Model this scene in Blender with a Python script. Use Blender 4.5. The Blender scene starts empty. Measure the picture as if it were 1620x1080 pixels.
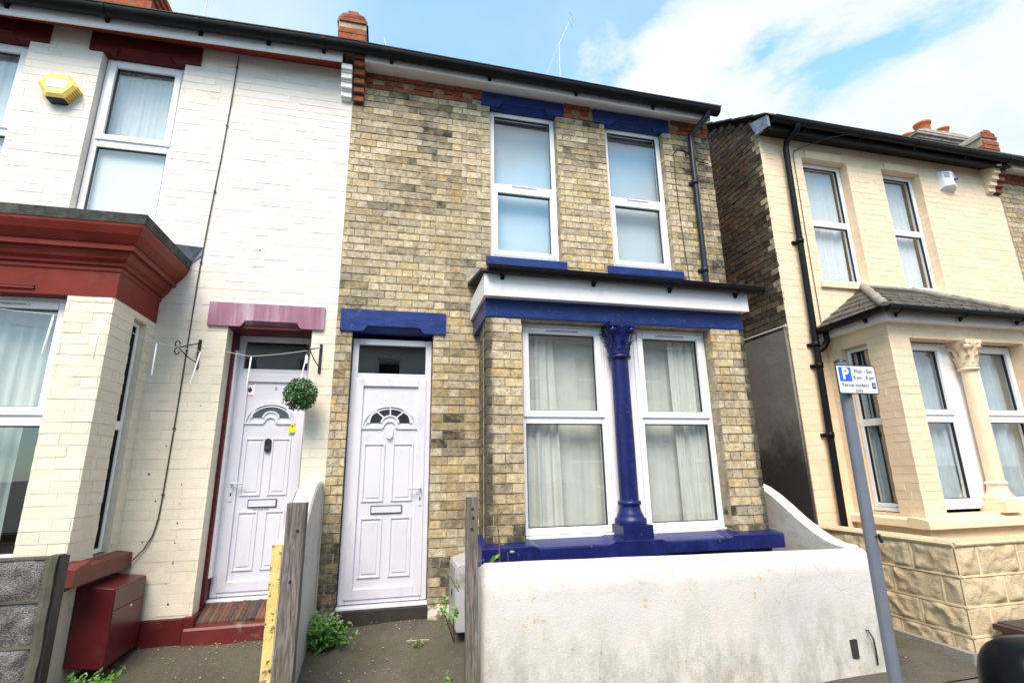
import bpy, math, random
from mathutils import Vector, Matrix, noise as mnoise
random.seed(7)
S = bpy.context.scene
COL = S.collection
R = math.radians

# ------------------------------------------------------------------ camera
CAM = (0.0, -5.0, 1.5)
cd = bpy.data.cameras.new('camera')
cam = bpy.data.objects.new('camera', cd); COL.objects.link(cam)
cd.sensor_width = 36.0
cd.lens = 799.3 / 1620 * 36
cd.clip_start = 0.05; cd.clip_end = 2000
def cam_matrix(pitch, yaw, roll):
    cy, sy, cp, sp, cr, sr = math.cos(yaw), math.sin(yaw), math.cos(pitch), math.sin(pitch), math.cos(roll), math.sin(roll)
    f = Vector((sy*cp, cy*cp, sp)); r = Vector((cy, -sy, 0)); u = r.cross(f)
    r2 = cr*r + sr*u; u2 = -sr*r + cr*u
    m = Matrix((r2, u2, -f)).transposed().to_4x4(); m.translation = Vector(CAM)
    return m
cam.matrix_world = cam_matrix(R(14.30), R(13.61), R(-0.953))
S.camera = cam

# ------------------------------------------------------------------ exposure, sun, sky
S.view_settings.view_transform = 'Standard'; S.view_settings.look = 'None'
S.view_settings.gamma = 1.0; S.view_settings.exposure = 1.16
S.view_settings.use_curve_mapping = False
SUN_EL, SUN_AZ = 52.0, 200.0          # azimuth clockwise from +Y: behind the camera, a little to its left
sd = bpy.data.lights.new('sun', 'SUN'); sd.energy = 2.6; sd.angle = R(34); sd.color = (1.0, 0.84, 0.70)
so = bpy.data.objects.new('sun', sd); COL.objects.link(so)
az, el = R(SUN_AZ), R(SUN_EL)
so.rotation_euler = Vector((-math.sin(az)*math.cos(el), -math.cos(az)*math.cos(el), -math.sin(el))).to_track_quat('-Z', 'Y').to_euler()
so.location = (-4, -12, 16)

W = bpy.data.worlds.new("World"); S.world = W; W.use_nodes = True
def build_world():
    nt = W.node_tree; nt.nodes.clear(); N = nt.nodes.new; L = nt.links.new
    out = N('ShaderNodeOutputWorld'); bg = N('ShaderNodeBackground'); bg.inputs[1].default_value = 0.15
    sky = N('ShaderNodeTexSky'); sky.sky_type = 'NISHITA'; sky.sun_disc = False
    sky.sun_elevation = R(SUN_EL); sky.sun_rotation = R(SUN_AZ); sky.dust_density = 0.6; sky.ozone_density = 2.2
    geo = N('ShaderNodeTexCoord')
    sep = N('ShaderNodeSeparateXYZ'); L(geo.outputs['Generated'], sep.inputs[0])
    # clouds lie on a high flat layer: direction / height
    add = N('ShaderNodeMath'); add.operation = 'ADD'; L(sep.outputs[2], add.inputs[0]); add.inputs[1].default_value = 0.22
    mx = N('ShaderNodeMath'); mx.operation = 'MAXIMUM'; L(add.outputs[0], mx.inputs[0]); mx.inputs[1].default_value = 0.05
    dv = N('ShaderNodeVectorMath'); dv.operation = 'DIVIDE'; L(geo.outputs['Generated'], dv.inputs[0])
    cmb = N('ShaderNodeCombineXYZ'); L(mx.outputs[0], cmb.inputs[0]); L(mx.outputs[0], cmb.inputs[1]); cmb.inputs[2].default_value = 1.0
    L(cmb.outputs[0], dv.inputs[1])
    mp = N('ShaderNodeMapping'); mp.inputs['Location'].default_value = (11.3, 0.4, 0); L(dv.outputs[0], mp.inputs[0])
    n1 = N('ShaderNodeTexNoise'); n1.inputs['Scale'].default_value = 3.0; n1.inputs['Detail'].default_value = 8; n1.inputs['Roughness'].default_value = 0.55
    n1.inputs['Distortion'].default_value = 0.25
    L(mp.outputs[0], n1.inputs['Vector'])
    # more cloud towards the right and low down, less overhead
    dot = N('ShaderNodeVectorMath'); dot.operation = 'DOT_PRODUCT'; L(geo.outputs['Generated'], dot.inputs[0]); dot.inputs[1].default_value = (0.50, -0.02, -0.35)
    m1 = N('ShaderNodeMath'); m1.operation = 'MULTIPLY_ADD'; L(dot.outputs['Value'], m1.inputs[0]); m1.inputs[1].default_value = 0.75; L(n1.outputs['Fac'], m1.inputs[2])
    rm = N('ShaderNodeMapRange'); rm.interpolation_type = 'SMOOTHSTEP'; L(m1.outputs[0], rm.inputs['Value'])
    rm.inputs['From Min'].default_value = 0.40; rm.inputs['From Max'].default_value = 0.58
    # high thin veil
    n2 = N('ShaderNodeTexNoise'); n2.inputs['Scale'].default_value = 1.0; n2.inputs['Detail'].default_value = 4; L(mp.outputs[0], n2.inputs['Vector'])
    ve = N('ShaderNodeMapRange'); L(n2.outputs['Fac'], ve.inputs['Value']); ve.inputs['From Min'].default_value = 0.35; ve.inputs['From Max'].default_value = 0.75
    ve.inputs['To Max'].default_value = 0.5
    vx = N('ShaderNodeMapRange'); vx.interpolation_type = 'SMOOTHSTEP'; L(sep.outputs[0], vx.inputs['Value']); vx.inputs['From Min'].default_value = 0.10; vx.inputs['From Max'].default_value = -0.25; vx.inputs['To Max'].default_value = 0.7
    v2 = N('ShaderNodeMath'); v2.operation = 'MAXIMUM'; L(ve.outputs[0], v2.inputs[0]); L(vx.outputs[0], v2.inputs[1])
    mxx = N('ShaderNodeMath'); mxx.operation = 'MAXIMUM'; L(rm.outputs[0], mxx.inputs[0]); L(v2.outputs[0], mxx.inputs[1])
    cr = N('ShaderNodeValToRGB'); L(n1.outputs['Fac'], cr.inputs[0])
    cr.color_ramp.elements[0].position = 0.35; cr.color_ramp.elements[0].color = (2.45, 2.80, 3.15, 1)
    cr.color_ramp.elements[1].position = 0.62; cr.color_ramp.elements[1].color = (3.05, 3.2, 3.3, 1)
    gain = N('ShaderNodeMix'); gain.data_type = 'RGBA'; gain.blend_type = 'MULTIPLY'; gain.inputs[0].default_value = 1
    L(sky.outputs[0], gain.inputs[6]); gain.inputs[7].default_value = (.98, 1.46, 1.36, 1)
    mix = N('ShaderNodeMix'); mix.data_type = 'RGBA'; L(mxx.outputs[0], mix.inputs[0]); L(gain.outputs[2], mix.inputs[6]); L(cr.outputs[0], mix.inputs[7])
    L(mix.outputs[2], bg.inputs[0]); L(bg.outputs[0], out.inputs[0])
build_world()

# ------------------------------------------------------------------ materials
class NT:
    def __init__(s, name):
        s.m = bpy.data.materials.new(name); s.m.use_nodes = True; s.t = s.m.node_tree; s.t.nodes.clear()
        s.out = s.n('ShaderNodeOutputMaterial'); s.b = s.n('ShaderNodeBsdfPrincipled'); s.l(s.b.outputs[0], s.out.inputs[0])
        s._co = None
    def n(s, ty, **kw):
        x = s.t.nodes.new(ty)
        for k, v in kw.items(): setattr(x, k, v)
        return x
    def l(s, a, b): s.t.links.new(a, b)
    def put(s, sock, v):
        if hasattr(v, 'is_output'): s.l(v, sock)
        else: sock.default_value = v
    def co(s):
        if s._co is None: s._co = s.n('ShaderNodeTexCoord').outputs['Object']
        return s._co
    def noise(s, scale, detail=4, rough=0.55, dist=0.0, stretch=None, off=None):
        x = s.n('ShaderNodeTexNoise'); x.inputs['Scale'].default_value = scale; x.inputs['Detail'].default_value = detail
        x.inputs['Roughness'].default_value = rough; x.inputs['Distortion'].default_value = dist
        c = s.co()
        if stretch or off:
            mp = s.n('ShaderNodeMapping'); s.l(c, mp.inputs[0])
            if stretch: mp.inputs['Scale'].default_value = stretch
            if off: mp.inputs['Location'].default_value = off
            c = mp.outputs[0]
        s.l(c, x.inputs['Vector']); return x.outputs['Fac']
    def rng(s, v, a, b, lo=0.0, hi=1.0, smooth=False):
        x = s.n('ShaderNodeMapRange'); s.put(x.inputs['Value'], v)
        if smooth: x.interpolation_type = 'SMOOTHSTEP'
        x.inputs['From Min'].default_value = a; x.inputs['From Max'].default_value = b
        x.inputs['To Min'].default_value = lo; x.inputs['To Max'].default_value = hi; return x.outputs[0]
    def math(s, op, a, b=0.0, clamp=False):
        x = s.n('ShaderNodeMath', operation=op); x.use_clamp = clamp; s.put(x.inputs[0], a); s.put(x.inputs[1], b); return x.outputs[0]
    def mix(s, f, a, b, mode='MIX'):
        x = s.n('ShaderNodeMix', data_type='RGBA', blend_type=mode); s.put(x.inputs[0], f)
        for k, v in ((6, a), (7, b)):
            if not hasattr(v, 'is_output'): v = (v[0], v[1], v[2], 1)
            s.put(x.inputs[k], v)
        return x.outputs[2]
    def ramp(s, f, stops, interp='LINEAR'):
        x = s.n('ShaderNodeValToRGB'); s.put(x.inputs[0], f); e = x.color_ramp.elements; x.color_ramp.interpolation = interp
        while len(e) < len(stops): e.new(0.5)
        for k, (p, c) in enumerate(stops): e[k].position = p; e[k].color = (c[0], c[1], c[2], 1)
        return x.outputs[0]
    def attr(s, name):
        x = s.n('ShaderNodeAttribute'); x.attribute_name = name; return x.outputs['Fac']
    def sep(s):
        x = s.n('ShaderNodeSeparateXYZ'); s.l(s.co(), x.inputs[0]); return x.outputs
    def bump(s, h, strength=0.3, dist=0.01):
        x = s.n('ShaderNodeBump'); x.inputs['Strength'].default_value = strength; x.inputs['Distance'].default_value = dist
        s.put(x.inputs['Height'], h); s.l(x.outputs[0], s.b.inputs['Normal'])
    def fin(s, col, rough=0.8, metal=0.0, spec=None):
        if not hasattr(col, 'is_output'): col = (col[0], col[1], col[2], 1)
        s.put(s.b.inputs['Base Color'], col); s.put(s.b.inputs['Roughness'], rough); s.b.inputs['Metallic'].default_value = metal
        if spec is not None: s.b.inputs['Specular IOR Level'].default_value = spec
        return s.m
def plain(name, col, rough=0.5, var=0.12, scale=9, bump=0.15, metal=0.0, dirt=None, dirt_lo=0.55, dirt_hi=0.75, dirt_scale=3.0, stretch=None, chips=None):
    t = NT(name); n = t.noise(scale, 5, stretch=stretch)
    c = t.mix(t.rng(n, 0.3, 0.7), [x*(1-var) for x in col], [min(1, x*(1+var)) for x in col])
    if dirt: c = t.mix(t.rng(t.noise(dirt_scale, 7, 0.65, stretch=stretch), dirt_lo, dirt_hi), c, dirt)
    if chips: c = t.mix(t.math('MULTIPLY', t.rng(t.noise(42, 3, .6, off=(3, 9, 1)), .64, .68, 0, .85), t.rng(t.noise(4, 4, off=(7, 2, 5)), .48, .62), True), c, chips)
    if bump: t.bump(t.noise(scale*6, 4), bump, 0.004)
    return t.fin(c, t.rng(n, 0.2, 0.8, max(0.03, rough-0.08), min(1, rough+0.08)), metal)
def brick_mat(name, stops, soot=(0.045, 0.042, 0.036), bump=0.5, spots=(0.12, 0.10, 0.08), corners=()):
    t = NT(name); r = t.attr('rnd')
    c = t.ramp(r, stops)
    n = t.noise(22, 6, 0.6); c = t.mix(1.0, c, t.ramp(n, [(0.25, (0.56, 0.53, 0.49)), (0.75, (1.22, 1.22, 1.22))]), 'MULTIPLY')
    n2 = t.noise(7, 5, 0.7); n3 = t.noise(70, 3)
    c = t.mix(t.rng(n3, 0.585, 0.68, 0, 0.72), c, spots); c = t.mix(t.rng(t.noise(15, 7, .7, off=(2, 8, 3)), 0.50, 0.70, 0, 0.62), c, [x*1.9 for x in spots])
    f = t.math('MULTIPLY', t.attr('soot'), t.rng(n2, 0.25, 0.7, 0.35, 1.25), True)
    c = t.mix(f, c, soot)
    for xc in corners:                                     # soot gathered on the outer arris of the bay piers
        dx = t.math('ABSOLUTE', t.math('SUBTRACT', t.sep()[0], xc)); e = t.math('ADD', dx, t.rng(t.noise(11, 5, .7), 0, 1, -.07, .07))
        c = t.mix(t.rng(e, .085, .01, 0, .82, True), c, soot)
    t.bump(t.math('ADD', t.noise(38, 5, 0.65), t.noise(120, 3)), bump, 0.006)
    return t.fin(c, 0.92, 0, 0.25)
M = {}
STOCK = [(0, (.74, .65, .46)), (.14, (.62, .53, .36)), (.28, (.76, .68, .50)), (.42, (.60, .54, .42)), (.52, (.44, .38, .29)), (.60, (.70, .59, .38)), (.74, (.62, .47, .24)), (.84, (.72, .60, .37)), (.92, (.66, .46, .19)), (1, (.44, .34, .21))]
STOCK = [(p, tuple(m + (c-m)*.66 for c, m in zip(col, (.66, .565, .385)))) for p, col in STOCK]
M['stock'] = brick_mat('yellow_stock_brick', STOCK, bump=0.8)
M['stock_bay'] = brick_mat('yellow_stock_brick_bay', STOCK, bump=0.8, corners=(.81-1.7, 3.462-1.7))
M['red'] = brick_mat('red_brick', [(0, (.36, .10, .045)), (.4, (.30, .075, .035)), (.7, (.40, .13, .06)), (1, (.13, .085, .07))])
M['sooty'] = brick_mat('sooty_brick', [(0, (.11, .07, .045)), (.25, (.06, .045, .034)), (.5, (.16, .088, .05)), (.7, (.09, .08, .055)), (.85, (.15, .135, .09)), (1, (.16, .085, .05))], soot=(.02, .018, .016))
def mortar_mat():
    t = NT('lime_mortar'); n = t.noise(9, 6, 0.65)
    c = t.ramp(n, [(0.3, (.17, .14, .10)), (0.5, (.33, .275, .195)), (0.72, (.50, .44, .34))]); t.bump(t.noise(90, 4), 0.5, 0.005)
    return t.fin(c, 0.95)
M['mortar'] = mortar_mat()
M['mortar_dark'] = plain('dark_mortar', (.17, .15, .115), 0.95, 0.35, 6, 0.5)
def painted_brick(name, up, low=None, split=0.0, crack=(.30, .24, .17)):
    t = NT(name)
    c = t.mix(t.rng(t.noise(2.2, 5, 0.6), 0.35, 0.7), [x*0.95 for x in up], up)
    if low:
        z = t.math('ADD', t.sep()[2], t.rng(t.noise(1.6, 4), 0, 1, -0.12, 0.12))
        lo = t.mix(t.rng(t.noise(2.2, 5, 0.6), 0.35, 0.7), [x*0.93 for x in low], low)
        c = t.mix(t.rng(z, split-0.04, split+0.04), lo, c)
    r = t.attr('rnd'); c = t.mix(1.0, c, t.ramp(r, [(0, (.93, .92, .90)), (1, (1, 1, 1))]), 'MULTIPLY')
    c = t.mix(t.rng(t.noise(5, 8, 0.7), 0.60, 0.80, 0, 0.40), c, [x*0.72 for x in crack])
    c = t.mix(t.rng(t.noise(85, 2), 0.73, 0.78, 0, 0.6), c, crack)
    t.bump(t.math('ADD', t.noise(30, 5, 0.6), t.noise(110, 3)), 0.35, 0.005)
    return t.fin(c, 0.62, 0, 0.35)
M['white_brick'] = painted_brick('white_painted_brick', (.77, .735, .69), (.79, .735, .61), 2.72)
M['white_joint'] = painted_brick('white_painted_joint', (.73, .695, .65), (.75, .695, .57), 2.72, (.20, .15, .10))
M['cream_brick'] = painted_brick('cream_painted_brick', (.86, .695, .505), crack=(.35, .26, .15))
M['cream_joint'] = painted_brick('cream_painted_joint', (.82, .65, .465), crack=(.25, .17, .09))
M['cream'] = plain('cream_paint', (.84, .67, .47), 0.55, 0.07, 7, 0.25, dirt=(.33, .25, .15), dirt_lo=.64, dirt_hi=.78, dirt_scale=6)
M['white_paint'] = plain('white_paint', (.82, .81, .79), 0.5, 0.05, 7, 0.2, dirt=(.42, .36, .28), dirt_lo=.62, dirt_hi=.8, dirt_scale=5)
M['upvc'] = plain('white_plastic', (.83, .83, .865), 0.28, 0.02, 4, 0.0, dirt=(.55, .55, .53), dirt_lo=.66, dirt_hi=.85, dirt_scale=7)
M['door'] = plain('white_door_plastic', (.64, .645, .735), 0.32, 0.02, 4, 0.04, dirt=(.44, .44, .44), dirt_lo=.58, dirt_hi=.85, dirt_scale=5, stretch=(1.6, 1.6, .7))
M['fascia'] = plain('white_fascia_board', (.80, .79, .82), 0.4, 0.03, 4, 0.0, dirt=(.50, .47, .44), dirt_lo=.58, dirt_hi=.85, dirt_scale=4)
M['blue'] = plain('blue_gloss_paint', (.008, .029, .155), 0.40, 0.25, 6, 0.35, dirt=(.028, .05, .21), dirt_lo=.56, dirt_hi=.75, dirt_scale=5, stretch=(1, 1, 3), chips=(.16, .17, .21))
M['navy'] = plain('dark_blue_gloss_paint', (.006, .011, .095), 0.36, 0.25, 6, 0.3, dirt=(.022, .035, .15), dirt_lo=.58, dirt_hi=.78, dirt_scale=7, chips=(.17, .17, .19))
M['plinth_cream'] = plain('cream_render_plinth', (.56, .52, .42), .7, .08, 5, .3, dirt=(.25, .24, .18), dirt_lo=.55, dirt_hi=.75, dirt_scale=4)
M['maroon'] = plain('dark_red_gloss_paint', (.175, .020, .012), 0.52, 0.18, 4, 0.3, dirt=(.26, .05, .03), dirt_lo=.55, dirt_hi=.8, dirt_scale=3)
M['maroon_dark'] = plain('maroon_paint', (.095, .012, .014), 0.45, 0.15, 5, 0.2, dirt=(.17, .05, .045), dirt_lo=.62, dirt_hi=.85, dirt_scale=3)
def mauve_mat():
    t = NT('faded_maroon_paint'); n = t.noise(3.2, 6, 0.6, stretch=(3, 3, .3))
    c = t.ramp(n, [(.3, (.20, .075, .12)), (.52, (.30, .15, .22)), (.72, (.48, .37, .46))])
    t.bump(t.noise(40, 4), .2, .004); return t.fin(c, .7)
M['maroon_worn'] = plain('worn_red_step_paint', (.12, .014, .014), .5, .2, 4, .3, dirt=(.17, .15, .12), dirt_lo=.56, dirt_hi=.66, dirt_scale=5)
M['maroon_sill'] = plain('red_sill_paint', (.125, .017, .013), .5, .22, 4, .3, dirt=(.10, .05, .03), dirt_lo=.52, dirt_hi=.75, dirt_scale=5, chips=(.30, .22, .18))
M['mauve'] = mauve_mat()
M['black'] = plain('black_plastic', (.006, .0065, .008), 0.45, 0.2, 8, 0.05, dirt=(.018, .02, .02), dirt_lo=.55, dirt_hi=.85)
M['charcoal'] = plain('charcoal_metal', (.016, .020, .030), 0.35, 0.2, 8, 0.05)
M['iron'] = plain('black_iron', (.012, .011, .012), 0.5, 0.3, 30, 0.3)
M['lead'] = plain('lead_sheet', (.17, .20, .24), 0.5, 0.3, 9, 0.4, metal=0.2, dirt=(.35, .40, .46), dirt_lo=.5, dirt_hi=.75, dirt_scale=6)
M['felt'] = plain('weathered_roof_felt', (.055, .06, .055), 0.9, 0.4, 14, 0.8, dirt=(.13, .13, .11), dirt_lo=.5, dirt_hi=.7, dirt_scale=9)
M['slate'] = plain('grey_roof_slate', (.075, .07, .066), 0.7, 0.35, 12, 0.6, dirt=(.17, .155, .12), dirt_lo=.52, dirt_hi=.72, dirt_scale=8)
M['terracotta'] = plain('terracotta', (.52, .15, .06), 0.8, 0.18, 9, 0.3, dirt=(.25, .13, .09), dirt_lo=.6, dirt_hi=.8)
M['flaunch'] = plain('weathered_cement', (.27, .25, .22), 0.95, 0.3, 8, 0.7, dirt=(.10, .09, .075), dirt_lo=.5, dirt_hi=.7, dirt_scale=7)
M['dark'] = plain('dark_room', (.05, .048, .045), 0.9, 0.1, 3, 0)
M['net'] = plain('white_net_curtain', (.80, .82, .86), 0.9, 0.04, 9, 0)
M['curtain'] = plain('pale_curtain', (.74, .73, .68), 0.9, 0.06, 7, 0)
M['teal_curtain'] = plain('grey_teal_curtain', (.36, .42, .42), 0.85, 0.12, 7, 0)
M['blue_curtain'] = plain('pale_blue_curtain', (.52, .60, .64), .85, .12, 7, 0)
M['white_blind'] = plain('white_blind', (.86, .86, .87), .8, .02, 2, 0)  # flat white that paints a bright cloud reflection in lower panes
M['blind'] = plain('pale_blue_blind', (.60, .69, .77), 0.8, 0.05, 1.3, 0)
M['wood'] = None
def wood_mat(name, a, b, c_, green=True):
    t = NT(name); n = t.noise(7, 6, 0.6, 1.2, stretch=(9, 9, .7)); c = t.ramp(n, [(.3, a), (.5, b), (.7, c_)])
    c = t.mix(t.rng(t.noise(5, 6, .7), .58, .75), c, [x*.35 for x in a])
    if green: c = t.mix(t.rng(t.math('ADD', t.sep()[2], t.rng(t.noise(6), 0, 1, -.35, .35)), .55, .05, 0, .6), c, (.10, .11, .035))
    t.bump(n, .8, .006); return t.fin(c, .9)
M['wood'] = wood_mat('weathered_grey_wood', (.055, .046, .040), (.14, .12, .105), (.25, .23, .215))
M['mat_wood'] = wood_mat('brown_striped_mat', (.03, .02, .017), (.07, .042, .033), (.12, .10, .10), False)
def render_mat():
    t = NT('white_wall_render')
    c = t.mix(t.rng(t.noise(3, 6, .6), .3, .7), (.56, .55, .525), (.63, .62, .595))
    z = t.sep()[2]
    streak = t.noise(4.5, 7, .7, stretch=(1.7, 1.7, .85))
    low = t.math('MULTIPLY', t.rng(t.math('ADD', z, t.rng(t.noise(2.6, 5), 0, 1, -.25, .25)), .60, .12, 0, 1, True), t.rng(streak, .40, .64, 0, 1), True)
    c = t.mix(t.math('MULTIPLY', low, .55), c, (.17, .175, .12))
    top = t.math('MULTIPLY', t.rng(z, .62, .80, 0, 1), t.rng(t.noise(6, 7, .7, stretch=(1, 1, 2.5)), .50, .72, 0, .55), True)
    c = t.mix(top, c, (.22, .22, .20))
    c = t.mix(t.rng(t.noise(5, 9, .75, off=(3, 0, 1)), .57, .78, 0, .42), c, (.32, .31, .27))
    rust = t.math('MULTIPLY', t.rng(t.noise(21, 4, .6), .62, .68, 0, 1), t.rng(t.noise(2.2, 3, off=(9, 2, 0)), .50, .60, 0, .85), True)
    c = t.mix(rust, c, (.55, .33, .10))
    c = t.mix(t.rng(t.noise(60, 2), .76, .79, 0, .7), c, (.14, .13, .11))
    vo = t.n('ShaderNodeTexVoronoi', feature='DISTANCE_TO_EDGE'); vo.inputs['Scale'].default_value = 1.5
    wp = t.n('ShaderNodeMix', data_type='VECTOR'); wp.inputs[0].default_value = .13; nz = t.n('ShaderNodeTexNoise'); nz.inputs['Scale'].default_value = 5; nz.inputs['Detail'].default_value = 6
    t.l(t.co(), nz.inputs['Vector']); t.l(t.co(), wp.inputs[4]); t.l(nz.outputs['Color'], wp.inputs[5]); t.l(wp.outputs[1], vo.inputs['Vector'])
    ckf = t.math('MULTIPLY', t.rng(vo.outputs['Distance'], .003, .001, 0, .5), t.rng(t.noise(1.7, 3, off=(5, 5, 1)), .50, .58), True); c = t.mix(ckf, c, (.14, .13, .11))
    t.bump(t.math('ADD', t.noise(9, 5, .5), t.noise(60, 3)), .35, .008); return t.fin(c, .85)
M['render'] = render_mat()
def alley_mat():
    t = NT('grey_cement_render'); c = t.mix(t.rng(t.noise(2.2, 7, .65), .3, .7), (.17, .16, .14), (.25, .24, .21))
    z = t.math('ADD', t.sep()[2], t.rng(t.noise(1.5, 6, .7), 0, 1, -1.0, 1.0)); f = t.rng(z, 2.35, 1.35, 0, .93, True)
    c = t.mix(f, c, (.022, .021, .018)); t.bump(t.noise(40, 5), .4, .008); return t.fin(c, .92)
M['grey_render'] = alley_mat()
def peel_mat():
    t = NT('peeling_yellow_paint'); n = t.noise(14, 7, .65)
    c = t.mix(t.rng(t.noise(5, 3), .3, .7), (.62, .47, .12), (.74, .60, .25))
    c = t.mix(t.rng(n, .555, .58), c, t.mix(t.rng(t.noise(40), .4, .6), (.10, .06, .04), (.30, .25, .20)))
    t.bump(n, .7, .01); return t.fin(c, .7)
M['peel'] = peel_mat()
def concrete(name, a, b, moss=.0):
    t = NT(name); c = t.mix(t.rng(t.noise(2.2, 8, .7), .32, .68), a, b)
    c = t.mix(t.rng(t.noise(48, 3, .6), .60, .72, 0, .7), c, [x*1.9 for x in b])
    c = t.mix(t.rng(t.noise(70, 2, .5, off=(4, 4, 4)), .62, .7, 0, .6), c, [x*.4 for x in a])
    c = t.mix(t.rng(t.noise(110, 1, off=(1, 7, 0)), .76, .79, 0, .8), c, (.6, .58, .52))
    if moss: c = t.mix(t.rng(t.noise(3.1, 6, .7, off=(8, 1, 2)), .5, .68, 0, moss), c, (.065, .075, .03))
    t.bump(t.math('ADD', t.noise(60, 4), t.noise(7, 4)), .6, .012); return t.fin(c, .9)
M['path'] = concrete('mossy_concrete', (.05, .044, .034), (.105, .093, .072), .55)
M['pave'] = concrete('pavement_asphalt', (.075, .073, .066), (.125, .12, .11), .25)
M['road'] = concrete('road_asphalt', (.04, .04, .041), (.062, .062, .062))
M['kerb'] = concrete('kerb_stone', (.22, .21, .20), (.32, .31, .29), .2)
def rock_mat(name, a, b, dark, speck):
    t = NT(name); c = t.mix(t.rng(t.noise(9, 7, .65), .3, .7), a, b)
    c = t.mix(t.rng(t.noise(150, 3, .7), .42, .6, 0, speck), c, dark)
    c = t.mix(t.rng(t.noise(14, 8, .75, off=(5, 5, 5)), .60, .72, 0, .75), c, dark)
    t.bump(t.math('ADD', t.noise(28, 6, .65), t.noise(130, 4)), .9, .016); return t.fin(c, .92)
M['rock_grey'] = rock_mat('grey_rock_faced_block', (.15, .142, .138), (.36, .35, .34), (.03, .028, .027), .9)
M['rock_cream'] = rock_mat('cream_rock_faced_block', (.66, .52, .32), (.76, .63, .43), (.32, .24, .14), .22)
M['joint_cream'] = plain('cream_pointing', (.70, .58, .38), .85, .1, 8, .4)
M['joint_grey'] = plain('mossy_edge', (.085, .08, .062), .95, .4, 9, .6, dirt=(.08, .085, .05), dirt_lo=.45, dirt_hi=.65, dirt_scale=8)
M['post'] = plain('grey_blue_post_paint', (.145, .168, .215), .38, .08, 6, .08, dirt=(.07, .06, .055), dirt_lo=.68, dirt_hi=.76, dirt_scale=9)
M['sign_white'] = plain('sign_white', (.72, .76, .84), .35, .02, 5, 0)
M['sign_blue'] = plain('sign_blue', (.012, .13, .60), .35, .05, 5, 0)
M['sign_black'] = plain('sign_black', (.012, .013, .018), .4, .1, 5, 0)
M['alarm_yellow'] = plain('alarm_yellow_plastic', (.82, .60, .16), .35, .05, 6, 0)
M['alarm_white'] = plain('alarm_white_plastic', (.80, .81, .85), .35, .03, 6, 0)
M['alarm_blue'] = plain('alarm_blue', (.04, .12, .55), .3, .1, 6, 0)
M['pale_blue'] = plain('pale_blue_label', (.50, .62, .85), .4, .05, 6, 0)
M['red_ink'] = plain('red_ink', (.55, .05, .06), .5, .1, 6, 0)
M['yellow_ink'] = plain('yellow_sticker', (.80, .66, .03), .4, .05, 6, 0)
M['grey_text'] = plain('grey_letters', (.12, .12, .13), .5, .1, 6, 0)
M['tube'] = plain('clear_white_tube', (.84, .85, .88), .3, .02, 6, 0)
M['cord'] = plain('white_cord', (.62, .62, .60), .7, .1, 12, 0)
M['cable'] = plain('brown_cable', (.06, .045, .04), .6, .2, 12, 0)
M['grey_box'] = plain('grey_meter_box_plastic', (.42, .43, .45), .45, .08, 5, .1, dirt=(.17, .16, .14), dirt_lo=.52, dirt_hi=.72, dirt_scale=5)
M['meter_red'] = plain('dark_red_meter_box_paint', (.085, .011, .014), .34, .12, 3, .05, dirt=(.13, .04, .04), dirt_lo=.6, dirt_hi=.85, dirt_scale=2.5)
M['chrome'] = plain('polished_metal', (.7, .7, .72), .18, .03, 6, 0, metal=1.0)
def flake_mat():
    t = NT('flaking_white_plinth'); n = t.noise(11, 7, .65)
    c = t.mix(t.rng(n, .48, .53), (.66, .62, .57), t.mix(t.rng(t.noise(30), .4, .6), (.12, .085, .07), (.28, .2, .15)))
    c = t.mix(t.rng(t.math('ADD', t.sep()[2], t.rng(t.noise(9), 0, 1, -.06, .06)), .08, .0), c, (.05, .045, .04))
    t.bump(n, .8, .01); return t.fin(c, .85)
M['flake'] = flake_mat()
M['thresh'] = plain('dark_stone_threshold', (.03, .026, .023), .9, .4, 8, .6, dirt=(.22, .18, .16), dirt_lo=.62, dirt_hi=.70, dirt_scale=9)
def glass_mat(name, tint=(.86, .90, .90), boost=1.0, base=.04):
    t = NT(name); t.t.nodes.remove(t.b)
    tr = t.n('ShaderNodeBsdfTransparent'); tr.inputs[0].default_value = (*tint, 1)
    gl = t.n('ShaderNodeBsdfGlossy'); gl.inputs['Roughness'].default_value = .0; gl.inputs[0].default_value = (.95, .98, 1, 1)
    bp = t.n('ShaderNodeBump'); bp.inputs['Strength'].default_value = .05; bp.inputs['Distance'].default_value = .02
    nz = t.noise(1.6, 2); t.l(nz, bp.inputs['Height']); t.l(bp.outputs[0], gl.inputs['Normal'])
    fr = t.n('ShaderNodeFresnel'); ge = t.n('ShaderNodeNewGeometry'); t.l(t.math('SUBTRACT', 1.5, t.math('MULTIPLY', ge.outputs['Backfacing'], 1.5-1/1.5)), fr.inputs[0])
    f = t.math('ADD', t.math('MULTIPLY', fr.outputs[0], boost), base, True)
    mx = t.n('ShaderNodeMixShader'); t.l(f, mx.inputs[0]); t.l(tr.outputs[0], mx.inputs[1]); t.l(gl.outputs[0], mx.inputs[2])
    t.l(mx.outputs[0], t.out.inputs[0]); return t.m
M['glass'] = glass_mat('double_glazed_glass', boost=1.9, base=.06)
M['glass_dark'] = glass_mat('dark_door_glass', (.30, .34, .36), 1.2, .07)
def leaf_mat(name, a, b, rough=.45):
    t = NT(name); c = t.mix(t.attr('rnd'), a, b); m = t.fin(c, rough)
    t.b.inputs['Subsurface Weight'].default_value = 0.0
    return m
M['leaf'] = leaf_mat('green_leaf', (.03, .10, .012), (.14, .34, .04))
M['box_leaf'] = leaf_mat('artificial_box_leaf', (.012, .055, .016), (.075, .19, .06), .3)
M['red_leaf'] = leaf_mat('reddish_leaf', (.10, .14, .04), (.24, .06, .04))
M['stem'] = plain('brown_stem', (.13, .075, .045), .8, .2, 20, .2)
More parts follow.
